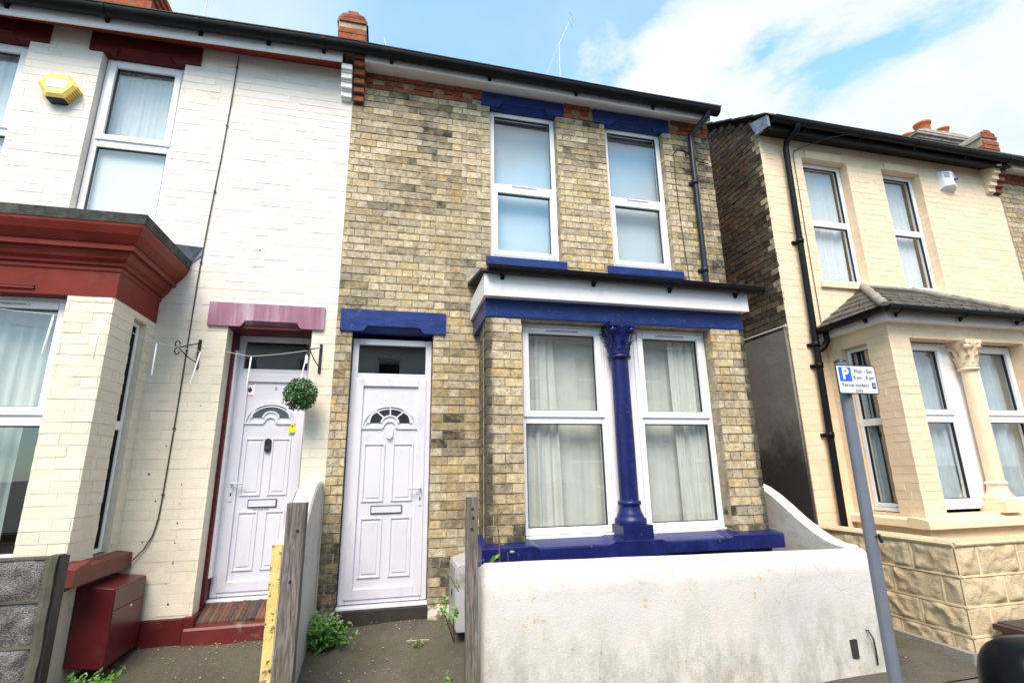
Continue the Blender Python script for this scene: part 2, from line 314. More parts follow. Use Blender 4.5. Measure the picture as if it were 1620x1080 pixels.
M['flower'] = plain('pink_flower', (.5, .16, .5), .6, .1, 20, 0)
M['car_paint'] = plain('black_car_paint', (.004, .004, .005), .30, .1, 3, 0)
M['rubber'] = plain('black_rubber', (.02, .02, .02), .8, .1, 10, .1)
M['cyan'] = plain('pale_cyan_lens', (.25, .62, .62), .15, .05, 5, 0)

for k_, v_ in (('black', .18), ('maroon', .22), ('maroon_dark', .25), ('car_paint', .12), ('charcoal', .3), ('blue', .3), ('navy', .35), ('meter_red', .35), ('slate', .3), ('felt', .2)):
    next(n for n in M[k_].node_tree.nodes if n.type == 'BSDF_PRINCIPLED').inputs['Specular IOR Level'].default_value = v_
# ------------------------------------------------------------------ mesh helpers
class Fr:                                # a wall frame: u along, d outward, z up
    def __init__(s, o, u, n): s.o = Vector(o); s.u = Vector(u).normalized(); s.n = Vector(n).normalized()
    def __call__(s, u, d, z): return s.o + s.u*u + s.n*d + Vector((0, 0, z))
FRONT = Fr((0, 0, 0), (1, 0, 0), (0, -1, 0))
class MB:
    def __init__(s): s.v = []; s.f = []; s.m = []; s.r = []; s.k = []; s.sm = []
    def face(s, pts, m=0, r=.5, k=0.0, sm=False):
        b = len(s.v); s.v += [Vector(p) for p in pts]; s.f.append(tuple(range(b, b+len(pts)))); s.m.append(m); s.r.append(r); s.k.append(k); s.sm.append(sm)
    def poly(s, vs, fs, m=0, r=.5, k=0.0, sm=False):
        b = len(s.v); s.v += [Vector(p) for p in vs]
        for f in fs: s.f.append(tuple(b+i for i in f)); s.m.append(m); s.r.append(r); s.k.append(k); s.sm.append(sm)
    def box(s, fr, u0, u1, d0, d1, z0, z1, m=0, r=.5, k=0.0, jit=0.0):
        P = [fr(u, d, z) for z in (z0, z1) for d in (d0, d1) for u in (u0, u1)]
        if jit: P = [p + Vector((random.uniform(-jit, jit), random.uniform(-jit, jit), random.uniform(-jit, jit))) for p in P]
        s.poly(P, [(0, 1, 3, 2), (4, 6, 7, 5), (0, 4, 5, 1), (2, 3, 7, 6), (0, 2, 6, 4), (1, 5, 7, 3)], m, r, k)
    def prism(s, prof, fr, u0, u1, m=0, r=.5, k=0, sm=False):          # profile of (d, z) swept along u
        n = len(prof); P = [fr(u0, d, z) for d, z in prof] + [fr(u1, d, z) for d, z in prof]
        s.poly(P, [tuple(range(n)), tuple(range(2*n-1, n-1, -1))], m, r, k)
        s.poly(P, [(i, n+i, n+(i+1) % n, (i+1) % n) for i in range(n)], m, r, k, sm)
    def plate(s, outline, fr, d0, d1, m=0, r=.5):                      # outline of (u, z), thickness d0..d1
        n = len(outline); P = [fr(u, d0, z) for u, z in outline] + [fr(u, d1, z) for u, z in outline]
        s.poly(P, [tuple(range(n)), tuple(range(2*n-1, n-1, -1))] + [(i, n+i, n+(i+1) % n, (i+1) % n) for i in range(n)], m, r)
    def tube(s, pts, rad, m=0, seg=8, cap=True, r=.5):
        pts = [Vector(p) for p in pts]; rings = []; up = None
        rads = rad if isinstance(rad, (list, tuple)) else [rad]*len(pts)
        for i, p in enumerate(pts):
            t = (pts[min(i+1, len(pts)-1)] - pts[max(i-1, 0)]).normalized()
            if up is None:
                up = Vector((0, 0, 1)) if abs(t.z) < .9 else Vector((1, 0, 0))
            a = t.cross(up).normalized(); b = a.cross(t).normalized(); up = b
            rings.append([p + (a*math.cos(2*math.pi*j/seg) + b*math.sin(2*math.pi*j/seg))*rads[i] for j in range(seg)])
        V = [q for g in rings for q in g]; F = []
        for i in range(len(pts)-1):
            for j in range(seg): F.append((i*seg+j, i*seg+(j+1) % seg, (i+1)*seg+(j+1) % seg, (i+1)*seg+j))
        s.poly(V, F, m, r, 0, True)
        if cap: s.poly(rings[0], [tuple(range(seg))], m, r); s.poly(rings[-1], [tuple(range(seg))], m, r)
    def lathe(s, prof, c, m=0, seg=24, sm=True):                        # (radius, z)
        V = []; F = []; n = len(prof)
        for ra, z in prof:
            for j in range(seg): a = 2*math.pi*j/seg; V.append((c[0]+ra*math.cos(a), c[1]+ra*math.sin(a), c[2]+z))
        for i in range(n-1):
            for j in range(seg): F.append((i*seg+j, i*seg+(j+1) % seg, (i+1)*seg+(j+1) % seg, (i+1)*seg+j))
        s.poly(V, F, m, .5, 0, sm)
        s.poly(V[:seg], [tuple(range(seg))], m); s.poly(V[-seg:], [tuple(range(seg))], m)
    def ring(s, fr, cu, cz, r0, r1, a0, a1, d0, d1, m=0, seg=20, ku=1.0, kz=1.0):     # part of a ring standing on a wall
        V = []; F = []
        for i in range(seg+1):
            a = a0 + (a1-a0)*i/seg; c, z = math.cos(a)*ku, math.sin(a)*kz
            for rr, d in ((r0, d0), (r1, d0), (r1, d1), (r0, d1)): V.append(fr(cu+rr*c, d, cz+rr*z))
        for i in range(seg):
            for j in range(4): F.append((4*i+j, 4*i+(j+1) % 4, 4*i+4+(j+1) % 4, 4*i+4+j))
        F += [(0, 1, 2, 3), tuple(4*seg+j for j in range(4))]
        s.poly(V, F, m)
def ob(name, mb, mats, parent=None, bev=0.0, label=None):
    off = Vector(parent_world(parent)) if parent else Vector((0, 0, 0))
    me = bpy.data.meshes.new(name); me.from_pydata([tuple(v-off) for v in mb.v], [], mb.f)
    if not isinstance(mats, (list, tuple)): mats = [mats]
    for m in mats: me.materials.append(M[m] if isinstance(m, str) else m)
    me.polygons.foreach_set('material_index', mb.m); me.polygons.foreach_set('use_smooth', mb.sm)
    a = me.attributes.new('rnd', 'FLOAT', 'FACE'); a.data.foreach_set('value', mb.r)
    a = me.attributes.new('soot', 'FLOAT', 'FACE'); a.data.foreach_set('value', mb.k)
    me.update()
    o = bpy.data.objects.new(name, me); COL.objects.link(o)
    if parent: o.parent = parent
    if bev:
        w = o.modifiers.new('weld', 'WELD'); w.merge_threshold = 0.0002
        b = o.modifiers.new('bevel', 'BEVEL'); b.width = bev; b.segments = 2; b.limit_method = 'ANGLE'; b.angle_limit = R(40)
    if label: o['label'] = label
    return o
def parent_world(p):
    v = Vector((0, 0, 0))
    while p: v += p.location; p = p.parent
    return v
def thing(name, label, cat, loc=(0, 0, 0), group=None):
    o = bpy.data.objects.new(name, None); COL.objects.link(o); o.location = loc; o.empty_display_size = .2
    o['label'] = label; o['category'] = cat
    if group: o['group'] = group
    return o
def tag(o, label, cat, group=None):
    o['label'] = label; o['category'] = cat
    if group: o['group'] = group
    # give a one-mesh thing its origin at its base
    me = o.data; n = len(me.vertices); xs = [v.co for v in me.vertices]
    c = Vector((sum(v.x for v in xs)/n, sum(v.y for v in xs)/n, min(v.z for v in xs)))
    me.transform(Matrix.Translation(-c)); o.location = c
    return o
def struct(name, mb, mats):
    o = ob(name, mb, mats); o['kind'] = 'structure'; return o
def text_mesh(mb, txt, fr, u, z, size, d, m=0, align='CENTER', bold=0.0):
    cu = bpy.data.curves.new('t', 'FONT'); cu.body = txt; cu.size = size; cu.align_x = align; cu.align_y = 'CENTER'; cu.offset = bold; cu.resolution_u = 3
    o = bpy.data.objects.new('t', cu); COL.objects.link(o)
    dg = bpy.context.evaluated_depsgraph_get(); me = bpy.data.meshes.new_from_object(o.evaluated_get(dg))
    mb.poly([fr(u+v.co.x, d, z+v.co.y) for v in me.vertices], [tuple(p.vertices) for p in me.polygons], m)
    bpy.data.objects.remove(o); bpy.data.curves.remove(cu); bpy.data.meshes.remove(me)

# ---- walls of laid bricks
COURSE = 0.082
def sub_rect(r, h):
    u0, u1, z0, z1 = r; a0, a1, b0, b1 = h
    if a1 <= u0 or a0 >= u1 or b1 <= z0 or b0 >= z1: return [r]
    o = []
    if a0 > u0: o.append((u0, a0, z0, z1))
    if a1 < u1: o.append((a1, u1, z0, z1))
    m0, m1 = max(u0, a0), min(u1, a1)
    if b0 > z0: o.append((m0, m1, z0, b0))
    if b1 < z1: o.append((m0, m1, b1, z1))
    return o
def bricks(mb, fr, u0, u1, z0, z1, holes=(), proud=.008, m=0, jit=.0028, soot=None, matf=None, phase=0.0, joint=.0105, reveal=.11, keep=None, hdr=.108, stre=.222, vj=None, rndf=None):
    P = hdr + stre; r0 = math.floor(z0/COURSE); r1 = math.ceil(z1/COURSE)
    for r in range(r0, r1):
        za, zb = max(z0, r*COURSE + joint/2), min(z1, (r+1)*COURSE - joint/2)
        if zb-za < .012: continue
        u = u0 - P + ((r % 2)*P/2 + phase) % P - P
        i = 0
        while u < u1:
            ln = stre if i % 2 == 0 else hdr
            vv = joint if vj is None else vj; a, b = max(u0, u+vv/2), min(u1, u+ln-vv/2); i += 1; u += ln
            if b-a < .02: continue
            rects = [(a, b, za, zb)]
            for h in holes:
                rects = [q for rr in rects for q in sub_rect(rr, h)]
            for (a_, b_, c_, d_) in rects:
                if b_-a_ < .012 or d_-c_ < .012: continue
                cu, cz = (a_+b_)/2, (c_+d_)/2
                if keep and not keep(cu, cz, b_): continue
                edge = any(abs(a_-h[1]) < .004 or abs(b_-h[0]) < .004 for h in holes)
                dep = -reveal if edge else -.012
                rn = rndf(random.random(), cz) if rndf else random.random(); k = soot(cu, cz) if soot else 0.0
                k = max(0.0, min(1.0, k*random.uniform(.3, 1.5) + (.32 if random.random() < .08 else 0)*(1 if soot else 0)))
                mm = matf(cu, cz, i) if matf else m
                mb.box(fr, a_, b_, dep, proud+random.uniform(-.0015, .002), c_, d_, mm, rn, k, jit)
def grid_wall(mb, fr, u0, u1, z0, z1, holes=(), t=.22, m=0):
    us = sorted({u0, u1, *[min(u1, max(u0, h[i])) for h in holes for i in (0, 1)]}); zs = sorted({z0, z1, *[min(z1, max(z0, h[i])) for h in holes for i in (2, 3)]})
    for i in range(len(us)-1):
        for j in range(len(zs)-1):
            cu, cz = (us[i]+us[i+1])/2, (zs[j]+zs[j+1])/2
            if any(h[0] < cu < h[1] and h[2] < cz < h[3] for h in holes): continue
            for d in (0, -t):
                mb.face([fr(us[i], d, zs[j]), fr(us[i+1], d, zs[j]), fr(us[i+1], d, zs[j+1]), fr(us[i], d, zs[j+1])], m)
    for (a, b, c, e) in list(holes):
        for p, q in (((a, c), (b, c)), ((b, c), (b, e)), ((b, e), (a, e)), ((a, e), (a, c))):
            mb.face([fr(p[0], 0, p[1]), fr(q[0], 0, q[1]), fr(q[0], -t, q[1]), fr(p[0], -t, p[1])], m)

# ---- upvc window: outer frame, opening top sash, panes, vent, curtain
def curtain_sheet(fr, u0, u1, z0, z1, d, amp=.02, waves=9, n=70, drift=0.0, seed=1):
    mb = MB(); rn = random.Random(seed); ph = [rn.uniform(0, 6.28) for _ in range(4)]
    V = []; rows = 10
    for j in range(rows+1):
        z = z0 + (z1-z0)*j/rows
        for i in range(n+1):
            t = i/n; w = t*waves*6.28
            dd = amp*2.2*mnoise.fractal(Vector((t*waves*1.15 + ph[0]*7, .25*(z-z0) + ph[1], seed*1.7)), .8, 2.1, 3) + amp*.35*math.sin(w+ph[2]+2*math.sin(w*.21+ph[3]))
            V.append(fr(u0+(u1-u0)*t + drift*(z1-z)*(t-.5), d+dd*(1-.35*(z-z0)/(z1-z0)), z))
    F = [(j*(n+1)+i, j*(n+1)+i+1, (j+1)*(n+1)+i+1, (j+1)*(n+1)+i) for j in range(rows) for i in range(n)]
    mb.poly(V, F, 0, .5, 0, True); return mb
def window(house, fr, u0, u1, z0, z1, zt0, zt1, d, vent=True, fw=.055, curtain='net', sash_top=True, sash_bot=False, cargs=None, foot=.0, tvent=False, cparts=None):
    mb = MB(); t0, t1 = d-.07, d
    mb.box(fr, u0, u0+fw, t0, t1, z0, z1); mb.box(fr, u1-fw, u1, t0, t1, z0, z1)
    mb.box(fr, u0+fw, u1-fw, t0, t1-.001, z1-fw, z1); mb.box(fr, u0+fw, u1-fw, t0, t1-.001, z0, z0+fw); mb.box(fr, u0+fw, u1-fw, t0, t1-.001, zt0, zt1)
    if foot: mb.box(fr, u0-.01, u1+.01, t0+.005, t1+.035, z0-foot, z0-.004)
    w = ob('window', mb, 'upvc', house, .006)
    a, b = u0+fw, u1-fw
    sw = .042
    if sash_top:
        sb = MB(); za, zb = zt1-.022, z1-fw+.022; aa, bb = a-.022, b+.022
        for q in ((aa, aa+sw+.018, za, zb), (bb-sw-.018, bb, za, zb)): sb.box(fr, q[0], q[1], d-.05, d+.016, q[2], q[3])
        for q in ((za, za+sw+.018), (zb-sw-.018, zb)): sb.box(fr, aa+sw+.018, bb-sw-.018, d-.05, d+.0155, q[0], q[1])
        ob('sash', sb, 'upvc', w, .006)
        ga = (aa+sw+.018, bb-sw-.018, za+sw+.018, zb-sw-.018)
    else: ga = (a, b, zt1, z1-fw)
    gb = (a, b, z0+fw, zt0)
    if sash_bot:
        sb = MB(); za, zb_, aa, bb = z0+fw-.022, zt0+.022, a-.022, b+.022; t_ = sw+.012
        for q in ((aa, aa+t_, za, zb_), (bb-t_, bb, za, zb_)): sb.box(fr, q[0], q[1], d-.05, d+.016, q[2], q[3])
        for q in ((za, za+t_), (zb_-t_, zb_)): sb.box(fr, aa+t_, bb-t_, d-.05, d+.0155, q[0], q[1])
        ob('sash', sb, 'upvc', w, .006); gb = (aa+t_, bb-t_, za+t_, zb_-t_)
    for g in (ga, gb):
        gk = MB(); e = .007
        for q in ((g[0], g[0]+e, g[2], g[3]), (g[1]-e, g[1], g[2], g[3])): gk.box(fr, q[0], q[1], d-.04, d-.012, q[2], q[3])
        for q in ((g[2], g[2]+e), (g[3]-e, g[3])): gk.box(fr, g[0]+e, g[1]-e, d-.04, d-.012, q[0], q[1])
        ob('gasket', gk, 'sign_black', w)
        gp = MB(); gp.face([fr(g[0]+.004, d-.026, g[2]+.004), fr(g[1]-.004, d-.026, g[2]+.004), fr(g[1]-.004, d-.026, g[3]-.004), fr(g[0]+.004, d-.026, g[3]-.004)])
        ob('pane', gp, 'glass', w)
    if vent:
        vb = MB(); c = (u0+u1)/2; vw = (u1-u0)*.20; zv = (zt0+zt1)/2+.006; dv = .0165 if (tvent or sash_bot) else .0005
        if tvent: zv = zb - (sw+.018)*.5
        vb.box(fr, c-vw, c+vw, d+dv, d+.026, zv-.011, zv+.011, 0); vb.box(fr, c-vw+.012, c+vw-.012, d+.0265, d+.028, zv-.005, zv+.003, 1)
        ob('vent', vb, ['upvc', 'sign_black'], w)
    if cparts is None and curtain: cparts = [(u0+.01, u1-.01, z0+.02, z1-.02, curtain, dict(cargs or {}))]
    for (ca, cb, cz0, cz1, cm, ck) in (cparts or []):
        ck = dict(ck); cdp = ck.pop('d', -.13)
        ob('curtain', curtain_sheet(fr, ca, cb, cz0, cz1, d+cdp, **ck), cm, w)
    return w
def room(mb, x0, x1, y0, y1, z0, z1, m=0):
    for q in ([(x0, y1, z0), (x1, y1, z0), (x1, y1, z1), (x0, y1, z1)], [(x0, y0, z0), (x0, y1, z0), (x0, y1, z1), (x0, y0, z1)], [(x1, y0, z0), (x1, y1, z0), (x1, y1, z1), (x1, y0, z1)],
              [(x0, y0, z0), (x1, y0, z0), (x1, y1, z0), (x0, y1, z0)], [(x0, y0, z1), (x1, y0, z1), (x1, y1, z1), (x0, y1, z1)]): mb.face(q, m)

# ---- upvc front door with sunburst light
def front_door(house, u0, u1, z0, z1, zt, d, hinge_left=True, bars=True, mat='door', fw=.06, cill=.03, bell=False):
    fr = FRONT; mb = MB(); t0, t1 = d-.07, d
    mb.box(fr, u0, u0+fw, t0, t1, z0, z1); mb.box(fr, u1-fw, u1, t0, t1, z0, z1)
    mb.box(fr, u0+fw, u1-fw, t0, t1-.001, z1-fw, z1); mb.box(fr, u0+fw, u1-fw, t0, t1-.001, zt, zt+.065); mb.box(fr, u0+fw, u1-fw, t0, t1-.001, z0, z0+.05)
    lf = MB(); a, b, la, lb = u0+fw-.012, u1-fw+.012, z0+.038, zt+.012; sw = .075
    dl = d-.012
    lf.box(fr, a, b, dl-.04, dl, la, lb)
    for q in ((a, a+sw, la, lb), (b-sw, b, la, lb)): lf.box(fr, q[0], q[1], dl-.02, dl+.022, q[2], q[3])
    for q in ((la, la+sw+.01), (lb-sw, lb)): lf.box(fr, a+sw, b-sw, dl-.02, dl+.0215, q[0], q[1])
    pa, pb = a+sw, b-sw; w = pb-pa; c = (pa+pb)/2; H = lb-la
    def panel(x0, x1, y0, y1, t=.016):
        for q in ((x0, x0+t, y0, y1), (x1-t, x1, y0, y1)): lf.box(fr, q[0], q[1], dl-.005, dl+.011, q[2], q[3])
        for q in ((y0, y0+t), (y1-t, y1)): lf.box(fr, x0+t, x1-t, dl-.005, dl+.0105, q[0], q[1])
        lf.box(fr, x0+2.2*t, x1-2.2*t, dl-.005, dl+.006, y0+2.2*t, y1-2.2*t)
    zA, zB, zC, zD = la+H*.085, la+H*.345, la+H*.415, la+H*.685
    for y0, y1 in ((zA, zB), (zC, zD)):
        panel(pa+w*.06, c-w*.065, y0, y1); panel(c+w*.065, pb-w*.06, y0, y1)
    # half-round light
    cz = la+H*.76; ro = w*.5; k = .80
    lf.ring(fr, c, cz, ro-.018, ro, 0, math.pi, dl-.005, dl+.014, kz=k); lf.ring(fr, c, cz, ro-.045, ro-.03, 0, math.pi, dl-.005, dl+.010, kz=k)
    hub = w*.13
    lf.ring(fr, c, cz-.004, hub-.012, hub+.006, 0, math.pi, dl-.005, dl+.014, seg=12)
    lf.box(fr, c-ro, c-hub, dl-.005, dl+.014, cz-.016, cz); lf.box(fr, c+hub, c+ro, dl-.005, dl+.014, cz-.016, cz)
    D = ob('door', lf, mat, house, .004)
    ob('door_frame', mb, mat, D, .006)
    g = MB(); gz = cz+.045
    g.ring(fr, c, gz, w*.17, w*.355, 0, math.pi, dl-.004, dl+.004, kz=.86); ob('fanlight_pane', g, 'glass_dark' if not bars else 'sign_black', D)
    bb = MB()
    bb.ring(fr, c, gz, w*.355, w*.40, 0, math.pi, dl-.005, dl+.012, kz=.86); bb.ring(fr, c, gz, w*.135, w*.17, 0, math.pi, dl-.005, dl+.0115, kz=.86, seg=14)
    if bars:
        for aa in (45, 90, 135):
            ca, sa = math.cos(R(aa)), math.sin(R(aa))*.86; pu, pz = -sa*.007, ca*.007
            bb.plate([(c+w*.16*ca+pu, gz+w*.16*sa+pz), (c+w*.16*ca-pu, gz+w*.16*sa-pz), (c+w*.37*ca-pu, gz+w*.37*sa-pz), (c+w*.37*ca+pu, gz+w*.37*sa+pz)], fr, dl, dl+.0105)
    ob('fanlight_bars', bb, mat, D)
    tp = MB(); tp.face([fr(u0+fw, d-.03, zt+.065), fr(u1-fw, d-.03, zt+.065), fr(u1-fw, d-.03, z1-fw), fr(u0+fw, d-.03, z1-fw)]); ob('top_pane', tp, 'glass_dark', D)
    lp = MB(); lz = la+H*.38; lw = w*.27
    lp.box(fr, c-lw, c+lw, dl, dl+.010, lz-.036, lz+.036, 0); lp.box(fr, c-lw+.008, c+lw-.008, dl+.0105, dl+.016, lz-.028, lz+.028, 1)
    ob('letter_plate', lp, ['sign_black', mat], D)
    hu = b-sw*.45 if hinge_left else a+sw*.45; hz = la+H*.45; sgn = -1 if hinge_left else 1
    h = MB(); h.box(fr, hu-.014, hu+.014, dl+.022, dl+.030, hz-.11, hz+.11); h.tube([fr(hu, dl+.03, hz+.045), fr(hu, dl+.06, hz+.045), fr(hu+sgn*.02, dl+.068, hz+.045), fr(hu+sgn*.11, dl+.068, hz+.043)], .009)
    h.box(fr, hu-.006, hu+.006, dl+.0305, dl+.0325, hz-.065, hz-.035, 1)
    ob('handle', h, [mat, 'sign_black'], D)
    if bars:
        kn = MB(); kz_ = cz-.055
        kn.ring(fr, c, kz_+.02, 0, .034, 0, 2*math.pi, dl+.006, dl+.016, kz=1.5); kn.ring(fr, c, kz_-.012, .020, .030, math.pi, 2*math.pi, dl+.018, dl+.030, kz=1.2); ob('knocker', kn, 'alarm_white', D)
    if cill:
        cb = MB(); cb.prism([(d-.06, z0-.004), (d+.045, z0-.012), (d+.05, z0-.034), (d-.06, z0-.034)], fr, u0-.015, u1+.015); ob('door_cill', cb, mat, D, .003)
    return D, dl, c, la, H

def lintel(house, fr, u0, u1, z0, z1, oa, ob_, mat, d=.022, back=-.12):
    """stone head: square ends, the middle third hollowed by a chamfer with curved stops"""
    mb = MB(); m0, m1 = oa+.10, ob_-.10; st = .05; ch = .048
    mb.plate([(u0, z0), (m0, z0), (m0+st*.35, z0+ch*.35), (m0+st*.6, z0+ch*.8), (m0+st, z0+ch), (m1-st, z0+ch), (m1-st*.6, z0+ch*.8), (m1-st*.35, z0+ch*.35), (m1, z0), (u1, z0), (u1, z1), (u0, z1)], fr, -.035, d)
    mb.box(fr, u0, u1, back, -.0355, z0+.0005, z1-.001)
    mb.poly([fr(m0+st, -.034, z0+.004), fr(m1-st, -.034, z0+.004), fr(m1-st, d-.006, z0+ch-.002), fr(m0+st, d-.006, z0+ch-.002), fr(m0+.01, -.034, z0+.003), fr(m1-.01, -.034, z0+.003)], [(0, 1, 2, 3), (4, 0, 3), (1, 5, 2)])
    mb.prism([(d-.004, z0+ch+.004), (d+.009, z0+ch+.007), (d+.009, z0+ch+.016), (d-.004, z0+ch+.020)], fr, m0+st*.7, m1-st*.7)
    return ob('lintel', mb, mat, house)

def gutter_obj(house, pts, rad=.056, brackets=(), mat='black', name='gutter', dirn=None, lip=True):
    mb = MB(); pts = [Vector(p) for p in pts]; n = 10
    t = (pts[-1]-pts[0]).normalized(); out = Vector((0, -1, 0)) if abs(t.x) > .5 else Vector((-1 if dirn is None else dirn, 0, 0))
    V = []; F = []
    prof = [(math.cos(a)*1.0, math.sin(a)) for a in [math.pi + math.pi*i/n for i in range(n+1)]]
    prof = [(-1.0, .35)] + prof + [(1.0, .25), (1.12, .25), (1.12, .12)]
    k = len(prof)
    for p in pts:
        for (o_, z_) in prof: V.append(p + out*o_*rad + Vector((0, 0, z_*rad)))
        for (o_, z_) in prof: V.append(p + out*o_*rad*.9 + Vector((0, 0, z_*rad*.9+.004)))
    for i in range(len(pts)-1):
        for j in range(k-1):
            a, b = i*2*k, (i+1)*2*k
            F.append((a+j, a+j+1, b+j+1, b+j)); F.append((a+k+j, a+k+j+1, b+k+j+1, b+k+j))
    mb.poly(V, F, 0, .5, 0, True)
    for e in (0, len(pts)-1): mb.poly(V[e*2*k:e*2*k+k], [tuple(range(k))], 0)
    g = ob(name, mb, mat, house)
    for f in brackets:
        p = pts[0].lerp(pts[-1], f); bb = MB()
        tt = t*.018
        for s in (1,):
            Q = [p - tt + out*o_*rad*1.1 + Vector((0, 0, z_*rad*1.12)) for (o_, z_) in prof[:12]] + [p + tt + out*o_*rad*1.1 + Vector((0, 0, z_*rad*1.12)) for (o_, z_) in prof[:12]]
            bb.poly(Q, [(i, i+1, 13+i, 12+i) for i in range(11)] + [tuple(range(12)), tuple(range(12, 24))], 0)
        b0 = p - out*rad*1.05
        bb.poly([b0 - tt + Vector((0, 0, .01)), b0 + tt + Vector((0, 0, .01)), b0 + tt - Vector((0, 0, .09)), b0 - tt - Vector((0, 0, .09)), b0 - tt + out*.05 + Vector((0, 0, -.03)), b0 + tt + out*.05 + Vector((0, 0, -.03))],
                [(0, 1, 2, 3), (3, 2, 5, 4), (0, 3, 4), (1, 2, 5)], 0)
        ob('gutter_bracket', bb, mat, g)
    return g
def downpipe(house, pts, rad=.036, clips=(), mat='charcoal', name='downpipe'):
    mb = MB(); mb.tube(pts, rad, 0, 14); g = ob(name, mb, mat, house)
    for (x, y, z) in clips:
        b = MB(); b.lathe([(rad, -.03), (rad*1.22, -.03), (rad*1.22, .03), (rad, .03)], (x, y, z), 0, 14); b.box(FRONT, x-rad*1.75, x+rad*1.75, -.001, .03, z-.018, z+.018, 0) if y > -.2 else None
        ob('pipe_clip', b, mat, g)
    return g
def column(house, x, y, z0, z1, mat, r=.098, capmat=None, plinth=.11, name='bay_column'):
    mb = MB(); s = r*1.0
    zc = z1-.33
    mb.lathe([(r*.93, .0), (r*.93, .5*(zc-z0)), (r*.88, zc-z0)], (x, y, z0), 0, 28)
    c = ob(name, mb, mat, house)
    b = MB(); fr = Fr((x, y, z0), (1, 0, 0), (0, -1, 0))
    b.box(fr, -r*1.55, r*1.55, -r*1.55, r*1.55, -.0, plinth)
    b.lathe([(r*1.5, plinth-.005), (r*1.56, plinth+.02), (r*1.5, plinth+.05), (r*1.28, plinth+.062), (r*1.30, plinth+.07), (r*1.12, plinth+.10), (r*1.0, plinth+.145), (r*1.0, plinth+.155), (r*1.13, plinth+.165), (r*1.16, plinth+.18), (r*1.08, plinth+.195), (r*.9, plinth+.20)], (x, y, z0), 0, 28)
    ob('base', b, mat, c)
    k = MB(); zz = zc-z0
    k.lathe([(r*.9, zz-.012), (r*1.18, zz-.01), (r*1.22, zz+.008), (r*1.15, zz+.022), (r*.92, zz+.03), (r*.95, zz+.10), (r*1.15, zz+.19), (r*1.45, zz+.27), (r*1.5, zz+.285)], (x, y, z0), 0, 28)
    k.box(fr, -r*1.45, r*1.45, -r*1.45, r*1.45, zz+.285, zz+.328)
    for row, (zb, ln, n_, off, wd) in enumerate(((zz+.03, .14, 8, 0, .075), (zz+.07, .20, 8, .5, .075))):      # curling acanthus leaves
        for i in range(n_):
            a = 2*math.pi*(i+off)/n_; ca, sa = math.cos(a), math.sin(a); V = []
            for j in range(6):
                t = j/5; rr = r*(.97 + .55*t*t + row*.08) + (.022 if j == 5 else .0); h = zb + ln*(t if t < .9 else .87)
                w = wd*(1-.55*t*t)*(1 if j < 5 else .55)
                for s_ in (-1, 0, 1): V.append((x+(rr+(.016 if s_ == 0 else 0))*ca - s_*w*.5*sa, y+(rr+(.016 if s_ == 0 else 0))*sa + s_*w*.5*ca, z0+h))
            k.poly(V, [(3*j+i_, 3*j+i_+1, 3*j+4+i_, 3*j+3+i_) for j in range(5) for i_ in (0, 1)], 0, .5, 0, True)
    for i in range(4):
        a = math.pi/4 + i*math.pi/2; cx, cy = x+r*1.5*math.cos(a), y+r*1.5*math.sin(a)
        k.lathe([(.008, -.035), (.028, -.025), (.034, 0), (.028, .025), (.008, .035)], (cx, cy, z0+zz+.255), 0, 10)
    ob('capital', k, capmat or mat, c)
    return c

# ================================================================== GROUND
def ground():
    g = MB(); g.face([(-300, -300, -.215), (300, -300, -.215), (300, 300, -.215), (-300, 300, -.215)]); struct('ground', g, 'pave')
    r = MB(); r.box(FRONT, -40, 40, 3.75, 10.2, -.21, -.165); struct('road', r, 'road')
    p = MB(); p.box(FRONT, -40, 40, 1.50, 3.6, -.205, -.072); struct('pavement', p, 'pave')
    p = MB(); p.box(FRONT, -40, 40, 10.35, 12.1, -.205, -.06); struct('pavement', p, 'pave')
    for a, b in ((3.602, 3.748), (10.202, 10.348)):
        k = MB()
        for i in range(-44, 44): k.box(FRONT, i*.92, i*.92+.912, a, b, -.205, -.052+.002*(i % 2), 0, random.random(), 0, .002)
        struct('kerb', k, 'kerb')
    # sloping front paths, a gently uneven sheet
    for (x0, x1, zw, zf, nm) in ((-5.2, -.62, .20, -.052, 'path'), (-.62, 3.78, .235, -.052, 'path'), (3.80, 9.3, .06, -.056, 'path')):
        m = MB(); nx, ny = 50, 26; V = []
        for j in range(ny+1):
            for i in range(nx+1):
                x = x0+(x1-x0)*i/nx; t = j/ny; y = .25 - 1.87*t
                if x0 > 3: y = 7 - 8.62*t
                zz = zw + (zf-zw)*min(1, max(0, (-y-(.6 if x0 > 3 else 0))/(1.02 if x0 > 3 else 1.62)))
                V.append((x, y, zz + .018*mnoise.noise(Vector((x*2.1, y*2.1, 0))) + .006*mnoise.noise(Vector((x*9, y*9, 3)))))
        m.poly(V, [(j*(nx+1)+i, j*(nx+1)+i+1, (j+1)*(nx+1)+i+1, (j+1)*(nx+1)+i) for j in range(ny) for i in range(nx)], 0, .5, 0, True)
        struct(nm, m, 'path')
ground()

